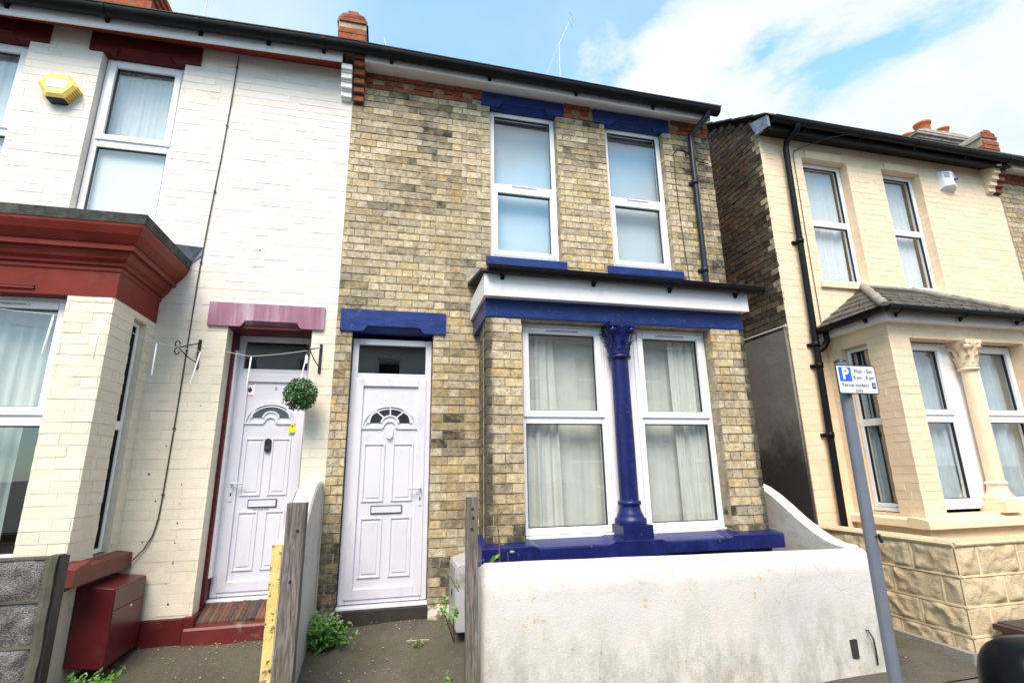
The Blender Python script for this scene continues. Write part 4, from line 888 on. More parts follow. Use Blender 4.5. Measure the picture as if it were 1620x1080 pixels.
# ================================================================== CREAM PAINTED HOUSE (right)
def cream_house():
    H = thing('terraced_house', 'cream painted brick terraced house beyond the alley with slate hipped bay roof', 'house', (6.9, 0, .03))
    X0, X1 = 4.69, 8.90
    wins = [(5.335, 6.085), (6.69, 7.385)]
    holes = [(a, b, 3.78, 5.60) for a, b in wins] + [(5.5, 7.2, 1.1, 2.75)]
    w = MB(); grid_wall(w, FRONT, X0, X1, .0, 5.9, holes, .24, 1)
    bricks(w, FRONT, X0-.004, X1, .1, 5.86, holes + [(5.24, 7.40, 0, 3.0)], proud=.0018, jit=.0008, joint=.0045, vj=.0012, reveal=.13, phase=.03)
    sf = Fr((X0, 0, 0), (0, 1, 0), (-1, 0, 0)); grid_wall(w, sf, 0, 7.4, .0, 5.9, (), .24, 2)
    rk = lambda u: 5.93 + .62*min(u+.27, 7.4-u)
    bricks(w, sf, .0, 7.4, 3.05, 8.3, (), m=3, jit=.004, proud=.010, soot=lambda u, z: .18+.35*max(0, mnoise.noise(Vector((u*1.7, z*1.3, 4)))), keep=lambda u, z, b: z < rk(u)-.05, phase=.07, matf=lambda u, z, i: 4 if (u < .16 and random.random() < .35) else 3)
    ob('wall', w, ['cream_brick', 'cream_joint', 'mortar_dark', 'sooty', 'stock'], H)
    gb = MB(); gb.plate([(0.01, 5.88), (7.39, 5.88), (3.63, 8.28)], sf, -.22, -.003, 0); ob('gable', gb, 'mortar_dark', H)
    rd = MB(); n = 14; V = []
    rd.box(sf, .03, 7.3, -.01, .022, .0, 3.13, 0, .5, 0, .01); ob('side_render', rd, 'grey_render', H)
    lg = MB(); lg.tube([(X0-.03, -.0, 3.16), (X0-.03, 2.0, 3.18), (X0-.03, 5.0, 3.2)], .012, 0, 6); ob('side_cable', lg, 'cord', H)
    rm = MB(); room(rm, X0+.25, X1-.1, .20, 3.6, .2, 2.95); room(rm, X0+.25, X1-.1, .20, 3.6, 3.2, 5.7); ob('interior', rm, 'dark', H)
    roof(H, X0-.05, X1, 5.965)
    eaves(H, X0-.03, X1-.1, 5.79, 5.755, fmat='black', smat='black', depth=.20, fh=.13, wall_z=5.845, gr=.058, brk=(.12, .33, .55, .77, .95), gx=(X0+.02, X1+.1))
    ve = MB(); ve.poly([(X0-.055, -.25, 5.80), (X0-.055, -.02, 5.82), (X0-.055, .06, 6.06), (X0-.055, -.25, 5.96), (X0-.02, -.25, 5.80), (X0-.02, -.02, 5.82), (X0-.02, .06, 6.06), (X0-.02, -.25, 5.96)], [(0, 1, 2, 3), (4, 5, 6, 7), (0, 1, 5, 4), (0, 3, 7, 4), (2, 3, 7, 6), (1, 2, 6, 5)]); ob('lead_box_end', ve, 'lead', H)
    vg = MB()
    for i in range(18): vg.box(Fr((X0, 0, 0), (0, 1, .62), (-1, 0, 0)), -.22+i*.24, .03+i*.24, -.05, .075+.008*(i % 2), 6.0+(.148*i*0)-.03, 6.0-.01, 0, .5, 0, .004)
    vg2 = MB(); u = Vector((0, 1, .62)).normalized()
    for i in range(18):
        o = Vector((X0, -.24, 5.985)) + u*(.24*i); q = Vector((0, -.62, 1)).normalized()
        P = [o + Vector((sx, 0, 0)) + u*a + q*h + q*(.012 if a == 0 else 0) for h in (-.012, .004) for a in (0, .26) for sx in (.1, -.075-.012*(i % 2))]
        vg2.poly(P, [(0, 1, 3, 2), (4, 6, 7, 5), (0, 4, 5, 1), (2, 3, 7, 6), (0, 2, 6, 4), (1, 5, 7, 3)])
    ob('verge_slates', vg2, 'slate', H)
    corbel(H, 8.62, 8.755, 5.44, 5, ['cream', 'cream'], .040); corbel(H, 8.76, 8.895, 5.44, 5, ['red', 'iron'], .036)
    parapet(H, 8.43, 8.75, 5.95, 6.22, y0=-.25)
    for a, b in wins:
        lt = MB(); lt.prism([(-.0, 5.606), (.004, 5.606), (.02, 5.64), (.022, 5.70), (-.0, 5.70)], FRONT, a+.06, b-.1); ob('lintel', lt, 'cream', H, .004)
        s = MB(); s.prism([(-.14, 3.79), (.03, 3.782), (.04, 3.775), (.04, 3.70), (-.14, 3.70)], FRONT, a-.06, b+.06); ob('window_sill', s, 'cream', H, .005)
    window(H, FRONT, 5.338, 6.082, 3.815, 5.598, 4.64, 4.73, -.115, vent=False, sash_top=False, cparts=[(5.35, 6.03, 3.85, 5.56, 'net', dict(amp=.01, waves=10, d=-.13, seed=21))])
    window(H, FRONT, 6.693, 7.382, 3.815, 5.598, 4.64, 4.73, -.115, vent=False, sash_top=False, cparts=[(6.71, 7.33, 3.85, 5.56, 'net', dict(amp=.01, waves=10, d=-.13, seed=22))])
    # ---- bay
    YB = .815; xl, xr = 5.20, 7.42
    ff = Fr((0, -YB, 0), (1, 0, 0), (0, -1, 0)); op = (5.475, 7.15, 1.0, 2.835)
    B = MB(); grid_wall(B, ff, xl, xr, .0, 3.02, [op], .16, 1); bricks(B, ff, xl-.004, xr+.004, .9, 3.0, [op], proud=.0024, jit=.0012, joint=.005, vj=.0013, reveal=.14)
    lf = Fr((xl, -YB, 0), (0, 1, 0), (-1, 0, 0)); lop = (.27, .62, 1.0, 2.83)
    grid_wall(B, lf, 0, YB, .0, 3.02, [lop], .16, 1); bricks(B, lf, 0, YB, .9, 3.0, [lop], proud=.0024, jit=.0012, joint=.005, vj=.0013, reveal=.14, phase=.1)
    rf = Fr((xr, -YB, 0), (0, 1, 0), (1, 0, 0)); grid_wall(B, rf, 0, YB, .0, 3.02, (), .16, 1)
    ob('bay_wall', B, ['cream_brick', 'cream_joint'], H)
    sb = MB(); sb.prism([(YB-.14, .985), (YB+.02, .972), (YB+.075, .955), (YB+.08, .875), (YB+.0, .87), (YB-.14, .87)], FRONT, xl-.07, xr+.07)
    s2 = Fr((xl, 0, 0), (0, -1, 0), (-1, 0, 0)); sb.prism([(-.14, .985), (.02, .972), (.062, .955), (.07, .875), (-.14, .87)], s2, .002, YB+.078)
    ob('bay_sill', sb, 'cream', H, .006)
    up = MB(); up.box(FRONT, xl-.008, xr+.008, .0, YB+.01, .03, .87); ob('bay_plinth', up, 'cream', H)
    fa = MB(); fa.box(FRONT, xl-.09, xr+.09, .003, YB+.09, 2.995, 3.10); ob('bay_fascia', fa, 'fascia', H, .003)
    # hipped slate roof
    e = .14; r_ = MB(); ew, el_, er = -YB-e, xl-e, xr+e; ze, zt = 3.115, 3.735; al, ar = 5.93, 6.72; nrow = 6
    def hip(P0, P1, Q0, Q1, seedn):
        rn = random.Random(seedn)
        for i in range(nrow):
            t0, t1 = i/nrow, (i+1)/nrow
            A0, A1 = Vector(P0).lerp(Vector(Q0), t0), Vector(P1).lerp(Vector(Q1), t0); B0, B1 = Vector(P0).lerp(Vector(Q0), t1), Vector(P1).lerp(Vector(Q1), t1)
            nn = max(1, int((A1-A0).length/.20))
            for j in range(nn):
                a, b = j/nn, (j+1)/nn; lift = Vector((0, 0, .014+rn.uniform(0, .008)))
                q = [A0.lerp(A1, a)+lift, A0.lerp(A1, b-.01)+lift, B0.lerp(B1, b-.01)+Vector((0, 0, .002)), B0.lerp(B1, a)+Vector((0, 0, .002)), A0.lerp(A1, a), A0.lerp(A1, b-.01)]
                r_.poly(q, [(0, 1, 2, 3), (0, 1, 5, 4)], 0, rn.random())
    hip((el_, ew, ze), (er, ew, ze), (al, -.005, zt), (ar, -.005, zt), 1); hip((el_, 0, ze), (el_, ew, ze), (al, -.005, zt), (al, -.006, zt), 2); hip((er, ew, ze), (er, 0, ze), (ar, -.006, zt), (ar, -.005, zt), 3)
    r_.poly([(el_, 0, ze-.01), (el_, ew, ze-.01), (er, ew, ze-.01), (er, 0, ze-.01)], [(0, 1, 2, 3)])
    br = ob('bay_roof', r_, 'slate', H)
    hp = MB(); P0, P1 = Vector((el_, ew, ze+.02)), Vector((al, -.02, zt+.02)); hp.tube([P0.lerp(P1, i/8) + Vector((0, 0, .006*(i % 2))) for i in range(9)], [.045+.006*(i % 2) for i in range(9)], 0, 8)
    P0, P1 = Vector((er, ew, ze+.02)), Vector((ar, -.02, zt+.02)); hp.tube([P0.lerp(P1, i/8) for i in range(9)], .045, 0, 8)
    hp.tube([(al, -.03, zt+.01), (ar, -.03, zt+.01)], .035, 0, 8)
    ob('hip_capping', hp, 'flaunch', br)
    gutter_obj(H, [(el_-.03, ew-.03, 3.11), (er+.02, ew-.03, 3.10)], .055, (.07, .42, .75))
    gutter_obj(H, [(el_-.03, ew-.02, 3.11), (el_-.03, -.02, 3.09)], .05, (.3,), dirn=-1)
    for (a, b) in ((5.478, 6.10), (6.50, 7.148)):
        window(H, FRONT, a, b, 1.085, 2.825, 1.935, 2.035, YB-.15, vent=False, sash_top=True, foot=.05, fw=.05, cparts=[(a+.02, b+.22, 1.12, 2.8, 'blue_curtain', dict(amp=.035, waves=9, d=-.12, seed=int(a*10)))])
    mp = MB(); mp.box(FRONT, 6.102, 6.498, YB-.22, YB-.152, 1.05, 2.825); ob('mullion', mp, 'upvc', H, .006)
    column(H, 6.30, -YB+.055, 1.0, 2.84, 'cream', r=.082)
    window(H, lf, .275, .615, 1.05, 2.825, 1.92, 2.0, -.075, vent=False, sash_top=False, fw=.045, foot=.04, cparts=[(.10, .60, 1.08, 2.8, 'blue_curtain', dict(amp=.016, waves=6, d=-.1, seed=33))])
    bi = MB(); room(bi, xl+.17, xr-.17, -YB+.17, .23, .95, 2.95, 0); ob('bay_interior', bi, 'dark', H)
    # rainwater pipe with branch from the bay gutter
    downpipe(H, [(5.06, -.29, 5.86), (5.06, -.28, 5.80), (5.035, -.10, 5.72), (5.03, -.075, 5.62), (4.975, -.075, 2.5), (4.945, -.075, .2)], .038, [(5.005, -.075, 4.28), (4.98, -.075, 2.92), (4.977, -.075, 2.66), (4.965, -.075, 1.84)], 'black')
    bp = MB(); bp.tube([(5.10, -.13, 3.08), (5.10, -.13, 2.95), (5.06, -.11, 2.88), (5.0, -.08, 2.84), (4.98, -.075, 2.80)], .036, 0, 12); ob('branch_pipe', bp, 'black', H)
    return H
CH = cream_house()

# ================================================================== NEXT HOUSE BEYOND, AND ITS CHIMNEY
def far_house():
    H = thing('terraced_house', 'yellow brick terraced house at the far right edge, beside the cream painted one', 'house', (11.2, 0, .03))
    X0, X1 = 8.905, 13.4
    holes = [(9.95, 10.7, 3.78, 5.6), (11.3, 12.05, 3.78, 5.6)]
    w = MB(); grid_wall(w, FRONT, X0, X1, .0, 5.88, holes, .24, 1); bricks(w, FRONT, X0+.02, X1, .1, 5.66, holes, m=0, soot=lambda u, z: .35, proud=.006)
    bricks(w, FRONT, X0+.02, X1, 5.66, 5.84, holes, m=2, soot=lambda u, z: .1, proud=.01)
    ob('wall', w, ['stock', 'mortar', 'red'], H)
    rm = MB(); room(rm, X0+.25, X1-.1, .20, 3.6, 3.2, 5.7); ob('interior', rm, 'dark', H)
    roof(H, X0, X1, 5.965); eaves(H, X0+.05, X1, 5.78, 5.77, depth=.20, fh=.10, wall_z=5.845, brk=(.1, .4, .7))
    for a, b, _, _ in holes: window(H, FRONT, a+.01, b-.01, 3.8, 5.59, 4.64, 4.73, -.1, vent=False, sash_top=False)
    c = MB(); fr = Fr((12.9, 3.5, 0), (1, 0, 0), (0, -1, 0)); c.box(fr, -.1, 1.75, -.6, 0, 7.4, 9.55, 0, .3, .3); c.box(fr, -.16, 1.81, -.66, .06, 9.55, 9.63, 0, .6, .3); c.box(fr, -.21, 1.86, -.71, .11, 9.63, 9.70, 0, .1, .3)
    co = ob('chimney', c, 'flaunch', H)
    f = MB(); f.poly([(12.68, 3.38, 9.70), (14.77, 3.38, 9.70), (14.77, 4.22, 9.70), (12.68, 4.22, 9.70), (13.2, 3.55, 9.95), (14.5, 3.55, 9.97), (14.5, 4.05, 9.97), (13.2, 4.05, 9.95)], [(0, 1, 5, 4), (1, 2, 6, 5), (2, 3, 7, 6), (3, 0, 4, 7), (4, 5, 6, 7)]); ob('flaunching', f, 'flaunch', co)
    for x, zz, h, r in ((12.84, 9.55, .26, .16), (13.46, 9.90, .36, .19), (14.12, 9.93, .26, .16)):
        p = MB(); p.lathe([(r*.9, 0), (r*.82, h*.8), (r, h*.85), (r*1.08, h), (r*.85, h), (r*.7, .05)], (x, 3.75, zz), 0, 18); ob('chimney_pot', p, 'terracotta', co)
far_house()

# ================================================================== HOUSES ACROSS THE STREET (seen mirrored in the window panes)
def opposite(x, label, mat, first=None):
    if first:
        H = first.copy(); COL.objects.link(H); H.location.x = x; H['label'] = label; H['group'] = 'houses across the street'
        for ch in first.children:
            c = ch.copy(); COL.objects.link(c); c.parent = H
            for g in ch.children: d = g.copy(); COL.objects.link(d); d.parent = c
        return H
    H = thing('terraced_house', label, 'house', (x, -12.2, 0), 'houses across the street')
    fr = Fr((x, -12.2, 0), (1, 0, 0), (0, 1, 0))
    hs = [(-1.5, -.7, 3.7, 5.3), (.5, 1.3, 3.7, 5.3), (.2, 1.7, .9, 2.6), (-1.6, -.7, .1, 2.6)]
    w = MB(); grid_wall(w, fr, -2.3, 2.3, 0, 5.7, hs, .2, 0); ob('wall', w, mat, H)
    r = MB(); r.poly([(x-2.3, -11.9, 5.65), (x+2.3, -11.9, 5.65), (x+2.3, -15.6, 8.0), (x-2.3, -15.6, 8.0), (x-2.3, -19.2, 5.65), (x+2.3, -19.2, 5.65)], [(0, 1, 2, 3), (3, 2, 5, 4)]); ob('roof', r, 'slate', H)
    i = MB(); room(i, x-2.2, x+2.2, -12.45, -15, .1, 5.6); ob('interior', i, 'dark', H)
    for k, h in enumerate(hs[:3]):
        f = MB(); a, b, c, d = h
        for q in ((a, a+.07, c, d), (b-.07, b, c, d), (a+.07, b-.07, c, c+.07), (a+.07, b-.07, d-.07, d), (a+.07, b-.07, (c+d)/2-.04, (c+d)/2+.04)): f.box(fr, q[0], q[1], -.15, -.09, q[2], q[3])
        wn = ob('window', f, 'upvc', H); g = MB(); g.face([fr(a+.05, -.12, c+.05), fr(b-.05, -.12, c+.05), fr(b-.05, -.12, d-.05), fr(a+.05, -.12, d-.05)]); ob('pane', g, 'glass_dark', wn)
    dd = MB(); dd.box(fr, -1.58, -.72, -.16, -.1, .12, 2.2); dd.box(fr, -1.58, -.72, -.16, -.11, 2.24, 2.58); ob('door', dd, 'door', H)
    return H
o1 = opposite(1.0, 'grey rendered terraced house across the street opposite the white front door', 'white_paint')
opposite(5.6, 'grey rendered terraced house across the street opposite the alley', None, o1)
opposite(-3.6, 'grey rendered terraced house across the street opposite the red bay', None, o1)
opposite(10.2, 'grey rendered terraced house across the street opposite the cream bay', None, o1)
# ================================================================== GARDEN WALLS
def noisy_sheet(mb, fr, u0, u1, d, z0, z1, nu, nz, amp, scale, seed=0.0, m=0, top=None):
    V = []
    for j in range(nz+1):
        for i in range(nu+1):
            u = u0+(u1-u0)*i/nu; zt = top(u) if top else z1; z = z0+(zt-z0)*j/nz
            e = 0 if i in (0, nu) or j in (0, nz) else 1
            V.append(fr(u, d + e*amp*mnoise.fractal(Vector((u*scale, z*scale, seed)), 1.0, 2.0, 5), z))
    mb.poly(V, [(j*(nu+1)+i, j*(nu+1)+i+1, (j+1)*(nu+1)+i+1, (j+1)*(nu+1)+i) for j in range(nz) for i in range(nu)], m, .5, 0, True)
def white_wall():
    T = thing('garden_wall', 'low white rendered garden wall, stained along the bottom, below the blue bay sill', 'wall', (2.2, -1.38, .0))
    xa, xb, yf, yb = .628, 3.80, 1.45, 1.27
    mb = MB(); n = 64; V = []; sec = []
    zr = lambda x: .895 - .055*(x-xa)/(xb-xa) + .004*mnoise.noise(Vector((x*2, 0, 0)))      # ridge height
    zs = lambda x: .795 - .035*(x-xa)/(xb-xa) + .005*mnoise.noise(Vector((x*2.6, 5, 0)))     # where the slope begins
    zl = [0, .1, .2, .3, .4, .5, .6, .7]
    for i in range(n+1):
        x = xa+(xb-xa)*i/n; k = 0
        # rounded left end
        r = min(1, (x-xa)/.05); rr = math.sqrt(max(0, 1-(1-r)**2)); dz = .035*(1-rr)
        row = [(x, -yf + .006*mnoise.noise(Vector((x*2, z*2, 1))) + .03*(1-rr), z-.13 if z == 0 else z-.02) for z in zl] + [(x, -yf+.004+.03*(1-rr), zs(x)-dz-.01), (x, -yf+.012+.03*(1-rr), zs(x)+.006-dz), (x, -yf+.085, zr(x)-.008-dz), (x, -yf+.10, zr(x)-dz), (x, -yb, zr(x)-.012-dz), (x, -yb+.008, zr(x)-.03-dz), (x, -yb+.008, -.13)]
        V += row; k = len(row)
    mb.poly(V, [(i*k+j, (i+1)*k+j, (i+1)*k+j+1, i*k+j+1) for i in range(n) for j in range(k-1)] + [tuple(range(k)), tuple(range(n*k, n*k+k))], 0, .5, 0, True)
    ob('front_wall', mb, 'render', T)
    # return wall sweeping up to the house corner
    r = MB(); key = [(-1.30, .85), (-1.2, .855), (-1.08, .885), (-.95, .945), (-.8, 1.03), (-.65, 1.135), (-.5, 1.23), (-.38, 1.29), (-.26, 1.33), (-.12, 1.35), (.02, 1.35)]
    V = []
    for (y, z) in key:
        for (x, zz) in ((3.705, -.13), (3.705, z-.012), (3.72, z), (3.815, z+.004), (3.83, z-.01), (3.83, -.13)): V.append((x, y, zz + .003*mnoise.noise(Vector((y*4, x, 0)))))
    k = 6; n = len(key)-1
    r.poly(V, [(i*k+j, (i+1)*k+j, (i+1)*k+j+1, i*k+j+1) for i in range(n) for j in range(k-1)] + [tuple(range(k)), tuple(range(n*k, n*k+k))], 0, .5, 0, False)
    ob('return_wall', r, 'render', T)
    # chipped corner with a wire poking out
    h = MB(); h.box(FRONT, 3.44, 3.50, yf-.02, yf+.008, .10, .225, 0, .5, 0, .004); ob('chipped_hole', h, 'thresh', T)
    wr = MB(); wr.tube([(3.60, -yf+.01, .27), (3.605, -yf-.02, .28), (3.63, -yf-.03, .22), (3.645, -yf-.02, .13), (3.65, -yf-.012, .04)], .006, 0, 6); ob('wire_stub', wr, 'iron', T)
white_wall()
def party_wall():
    T = thing('party_wall', 'thin white garden wall with peeling yellow end, between the two front doors', 'wall', (-.62, -.6, .05))
    key = [(-1.22, 1.06), (-1.15, 1.07), (-1.05, 1.09), (-.92, 1.14), (-.78, 1.22), (-.64, 1.315), (-.5, 1.385), (-.36, 1.425), (-.2, 1.44), (-.05, 1.44), (.01, 1.44)]
    xa, xb = -.712, -.555
    mb = MB(); V = []
    for (y, z) in key:
        for (x, zz) in ((xa, -.13), (xa, z-.03), (xa+.015, z-.008)): V.append((x, y, zz))
        for (x, zz) in ((xb-.035, z), (xb-.012, z-.006), (xb, z-.03), (xb, -.13)): V.append((x, y, zz + .004*mnoise.noise(Vector((y*5, x, 0)))))
    k = 7; n = len(key)-1
    for i in range(n):
        for j in range(k-1): mb.poly([V[i*k+j], V[(i+1)*k+j], V[(i+1)*k+j+1], V[i*k+j+1]], [(0, 1, 2, 3)], 1 if j == 1 and key[i][1] > 1.2 else 0)
    mb.poly(V[:k], [tuple(range(k))]); mb.poly(V[-k:], [tuple(range(k))])
    ob('wall_body', mb, ['render', 'mauve'], T)
    e = MB(); noisy_sheet(e, Fr((0, -1.222, 0), (1, 0, 0), (0, -1, 0)), xa, xa+.062, .004, .28, 1.055, 8, 40, .006, 14); e.box(Fr((0, -1.222, 0), (1, 0, 0), (0, -1, 0)), xa, xa+.062, -.01, .003, .28, 1.055)
    noisy_sheet(e, Fr((0, -1.222, 0), (1, 0, 0), (0, -1, 0)), xa-.004, xa+.062, .004, -.12, .28, 6, 18, .012, 16, 3, 1)
    ob('painted_end', e, ['peel', 'flake'], T)
party_wall()
def timber_post(nm, label, xc, yc, w, z1, lean=(0, 0), holes=()):
    T = thing(nm, label, 'post', (xc, yc, -.05)); mb = MB(); n = 24; V = []
    for j in range(n+1):
        t = j/n; z = -.12+(z1+.12)*t
        for (a, b) in ((-1, -1), (-.82, -1.06), (.82, -1.06), (1, -1), (1, 1), (-1, 1)):
            V.append((xc+lean[0]*t+a*w/2+.003*mnoise.noise(Vector((z*5, a, b))), yc+lean[1]*t+b*w/2+.003*mnoise.noise(Vector((z*6, a+3, b))), z))
    k = 6; mb.poly(V, [(j*k+i, j*k+(i+1) % k, (j+1)*k+(i+1) % k, (j+1)*k+i) for j in range(n) for i in range(k)] + [tuple(range(n*k, n*k+k))])
    ob('timber', mb, 'wood', T)
    for (hx, hz) in holes:
        h = MB(); h.ring(Fr((xc+lean[0]*hz/z1, yc+lean[1]*hz/z1-w/2*1.06, 0), (1, 0, 0), (0, -1, 0)), hx, hz, 0, .009, 0, 2*math.pi, -.004, .0035, 0, 12); ob('bolt_hole', h, 'iron', T)
timber_post('gate_post', 'weathered grey wooden post beside the peeling yellow wall end', -.565, -1.292, .115, 1.318, (-.0, 0), ((.02, 1.15), (.0, .85)))
timber_post('gate_post', 'weathered grey wooden post with bolt holes, at the left end of the low white wall', .558, -1.46, .074, 1.33, (.0, 0), ((.0, 1.255), (.006, 1.20), (-.004, 1.13)))

def rock_wall(nm, label, frs, courses, z0, mats, cap=None, blk=.44, amp=.030, joint=.012):
    """rock-faced blocks: each face a rough bulging sheet with raised pointing between"""
    T = thing(nm, label, 'wall', tuple(frs[0][0].o + frs[0][0].u*(frs[0][2]+frs[0][1])*.5)); mb = MB()
    for fi, (fr, u0, u1, th) in enumerate(frs):
        z = z0
        for ci, h in enumerate(courses):
            off = blk*.5*(ci % 2); u = u0-off; i = 0
            while u < u1:
                a, b = max(u0, u), min(u1, u+blk); u += blk; i += 1
                if b-a < .03: continue
                nu, nz = max(4, int((b-a)/.016)), max(4, int(h/.016)); V = []
                for jz in range(nz+1):
                    for iu in range(nu+1):
                        s, t = iu/nu, jz/nz; uu, zz = a+joint*.5+(b-a-joint)*s, z+joint*.5+(h-joint)*t
                        edge = min(1, min(s*(b-a), (1-s)*(b-a), t*h, (1-t)*h)/.045); edge = edge*(2-edge)
                        dd = edge*(amp*.62 + amp*1.15*mnoise.fractal(Vector((uu*9+fi*7, zz*9, ci*1.3)), .9, 2.1, 5))
                        V.append(fr(uu, max(dd, .0045*edge+.0005), zz))
                mb.poly(V, [(jz*(nu+1)+iu, jz*(nu+1)+iu+1, (jz+1)*(nu+1)+iu+1, (jz+1)*(nu+1)+iu) for jz in range(nz) for iu in range(nu)], 0, .5, 0, True)
                if b < u1-.01: mb.box(fr, b-joint*.7, b+joint*.7, -.02, .007, z+.01, z+h-.01, 1, .5, 0, .002)
            mb.box(fr, u0, u1, -th, .0, z, z+h, 1)
            mb.box(fr, u0, u1, -.02, .010, z+h-joint*.6, z+h+joint*.6, 1, .5, 0, .002)
            z += h
        if cap: mb.prism([(-th, z), (.02, z), (.024, z+.012), (.01, z+.028), (-th, z+.034)], fr, u0-.0, u1, 2)
    ob('blockwork', mb, mats, T); return T
cf = Fr((0, -1.50, 0), (1, 0, 0), (0, -1, 0)); cs = Fr((4.575, 0, 0), (0, -1, 0), (-1, 0, 0))
T = rock_wall('block_wall', 'cream painted rock-faced block wall below the cream bay window', [(cf, 4.575, 8.6, .16), (cs, .02, 1.494, .16)], (.26, .215, .225, .235), -.10, ['rock_cream', 'joint_cream', 'rock_cream'], True, amp=.022)
ft = MB(); ft.box(cs, .3, 1.52, -.05, .07, -.12, .055, 0, .5, 0, .006); ob('footing', ft, 'kerb', T)
gf = Fr((0, -1.40, 0), (1, 0, 0), (0, -1, 0))
T = rock_wall('block_wall', 'grey rock-faced block wall at the far left, in front of the white bay', [(gf, -4.9, -1.845, .07)], (.285, .215, .215, .225, .225), -.10, ['rock_grey', 'joint_grey', 'joint_grey'], False, amp=.026)
e = MB(); n = 20; V = []
for j in range(n+1):
    z = -.1+1.175*j/n
    for (x, y) in ((-1.848, -1.415), (-1.825, -1.420), (-1.800, -1.41), (-1.798, -1.335), (-1.848, -1.335)): V.append((x+.006*mnoise.noise(Vector((z*9, x*3, y))), y+.006*mnoise.noise(Vector((z*9, y*3, 4))), z))
e.poly(V, [(j*5+i, j*5+(i+1) % 5, (j+1)*5+(i+1) % 5, (j+1)*5+i) for j in range(n) for i in range(5)] + [tuple(range(n*5, n*5+5))])
ob('end_facing', e, 'joint_grey', T)
s = MB(); s.box(gf, -1.797, -1.781, -.07, -.0, -.1, 1.07, 0, .5, 0, .003); ob('end_strip', s, 'iron', T)

# ================================================================== METER BOXES
def meter_red():
    T = thing('meter_box', 'dark red meter box fixed on the side of the white bay, under its red sill', 'meter box', (-1.96, -.29, .25))
    sd = Fr((-2.085, 0, 0), (0, -1, 0), (1, 0, 0))
    b = MB(); P = [(-2.085, -.04, .245), (-1.845, -.04, .245), (-1.845, -.545, .215), (-2.085, -.545, .25), (-2.085, -.04, .765), (-1.850, -.04, .735), (-1.850, -.545, .735), (-2.085, -.545, .760)]
    b.poly(P, [(0, 1, 2, 3), (4, 7, 6, 5), (0, 4, 5, 1), (3, 2, 6, 7), (0, 3, 7, 4), (1, 5, 6, 2)]); ob('box_body', b, 'meter_red', T, .008)
    d = MB(); d.box(sd, .05, .535, .236, .243, .235, .285); d.box(sd, .05, .535, .236, .2425, .289, .58); d.box(sd, .05, .535, .235, .2405, .584, .72); o = ob('box_door', d, 'meter_red', T, .003)
    l = MB(); l.ring(sd, .27, .565, 0, .008, 0, 2*math.pi, .243, .249, 0, 12); ob('lock', l, 'upvc', o)
meter_red()
def meter_grey():
    T = thing('meter_box', 'dirty grey meter box behind the right wooden post, left of the blue sill', 'meter box', (.69, -.27, .22))
    b = MB(); b.poly([(.585, -.05, .24), (.808, -.05, .24), (.808, -.50, .235), (.585, -.50, .24), (.585, -.05, .745), (.808, -.05, .80), (.808, -.50, .80), (.585, -.50, .742)], [(0, 1, 2, 3), (4, 7, 6, 5), (0, 4, 5, 1), (3, 2, 6, 7), (0, 3, 7, 4), (1, 5, 6, 2)]); ob('box_body', b, 'grey_box', T, .008)
    s = Fr((.585, 0, 0), (0, -1, 0), (-1, 0, 0)); d = MB(); d.box(s, .065, .485, -.001, .007, .26, .725); o = ob('box_door', d, 'grey_box', T, .004)
    l = MB(); l.box(s, .25, .28, .007, .012, .47, .52); ob('lock', l, 'black', o)
meter_grey()

# ================================================================== ALARM BOXES
def alarm_yellow():
    T = thing('alarm_box', 'yellow hexagonal burglar alarm box between the upper windows of the white house', 'alarm box', (-3.19, -.01, 4.95))
    cx, cz = -3.20, 5.085; f = Fr((cx, 0, cz), (1, 0, 0), (0, -1, 0))
    hexo = [(-.165, .02), (-.085, .135), (.085, .135), (.165, .02), (.075, -.115), (-.075, -.115)]; hexi = [(x*.80, z*.82+.012) for x, z in hexo]
    b = MB(); n = 6; V = [f(x, 0, z) for x, z in hexo] + [f(x, .085, z) for x, z in hexo] + [f(x, .105, z) for x, z in hexi]
    fs = [tuple(range(12, 18))]
    for i in range(6):
        if i != 4: fs.append((i, (i+1) % 6, 6+(i+1) % 6, 6+i))
        fs.append((6+i, 6+(i+1) % 6, 12+(i+1) % 6, 12+i))
    b.poly(V, fs); ob('cover', b, 'alarm_yellow', T)
    s = MB(); s.poly([f(.073, .0, -.116), f(-.073, .0, -.116), f(-.073, .084, -.117), f(.073, .084, -.117), f(.066, .0, -.135), f(-.066, .0, -.135), f(-.066, .075, -.135), f(.066, .075, -.135)], [(0, 1, 2, 3), (4, 5, 6, 7), (0, 1, 5, 4), (2, 3, 7, 6), (1, 2, 6, 5), (0, 3, 7, 4)]); ob('strobe', s, 'charcoal', T)
    g = MB(); a, c = Vector((.165, .02)), Vector((.075, -.115))
    for i in range(6):
        p = a.lerp(c, .16+.14*i); q = a.lerp(c, .16+.14*i+.05); nn = Vector((.83, -.55))*.003
        g.poly([f(p.x+nn.x, .015, p.y+nn.y), f(q.x+nn.x, .015, q.y+nn.y), f(q.x+nn.x, .082, q.y+nn.y), f(p.x+nn.x, .082, p.y+nn.y)], [(0, 1, 2, 3)])
    ob('sounder_slots', g, plain('dark_yellow_slot', (.38, .20, .02), .5), T)
    l = MB(); l.box(f, -.078, .078, .104, .1075, -.022, .066, 0); text_mesh(l, 'ADT', f, 0, .022, .074, .1085, 1, bold=.004); ob('label', l, ['pale_blue', 'upvc'], T)
alarm_yellow()
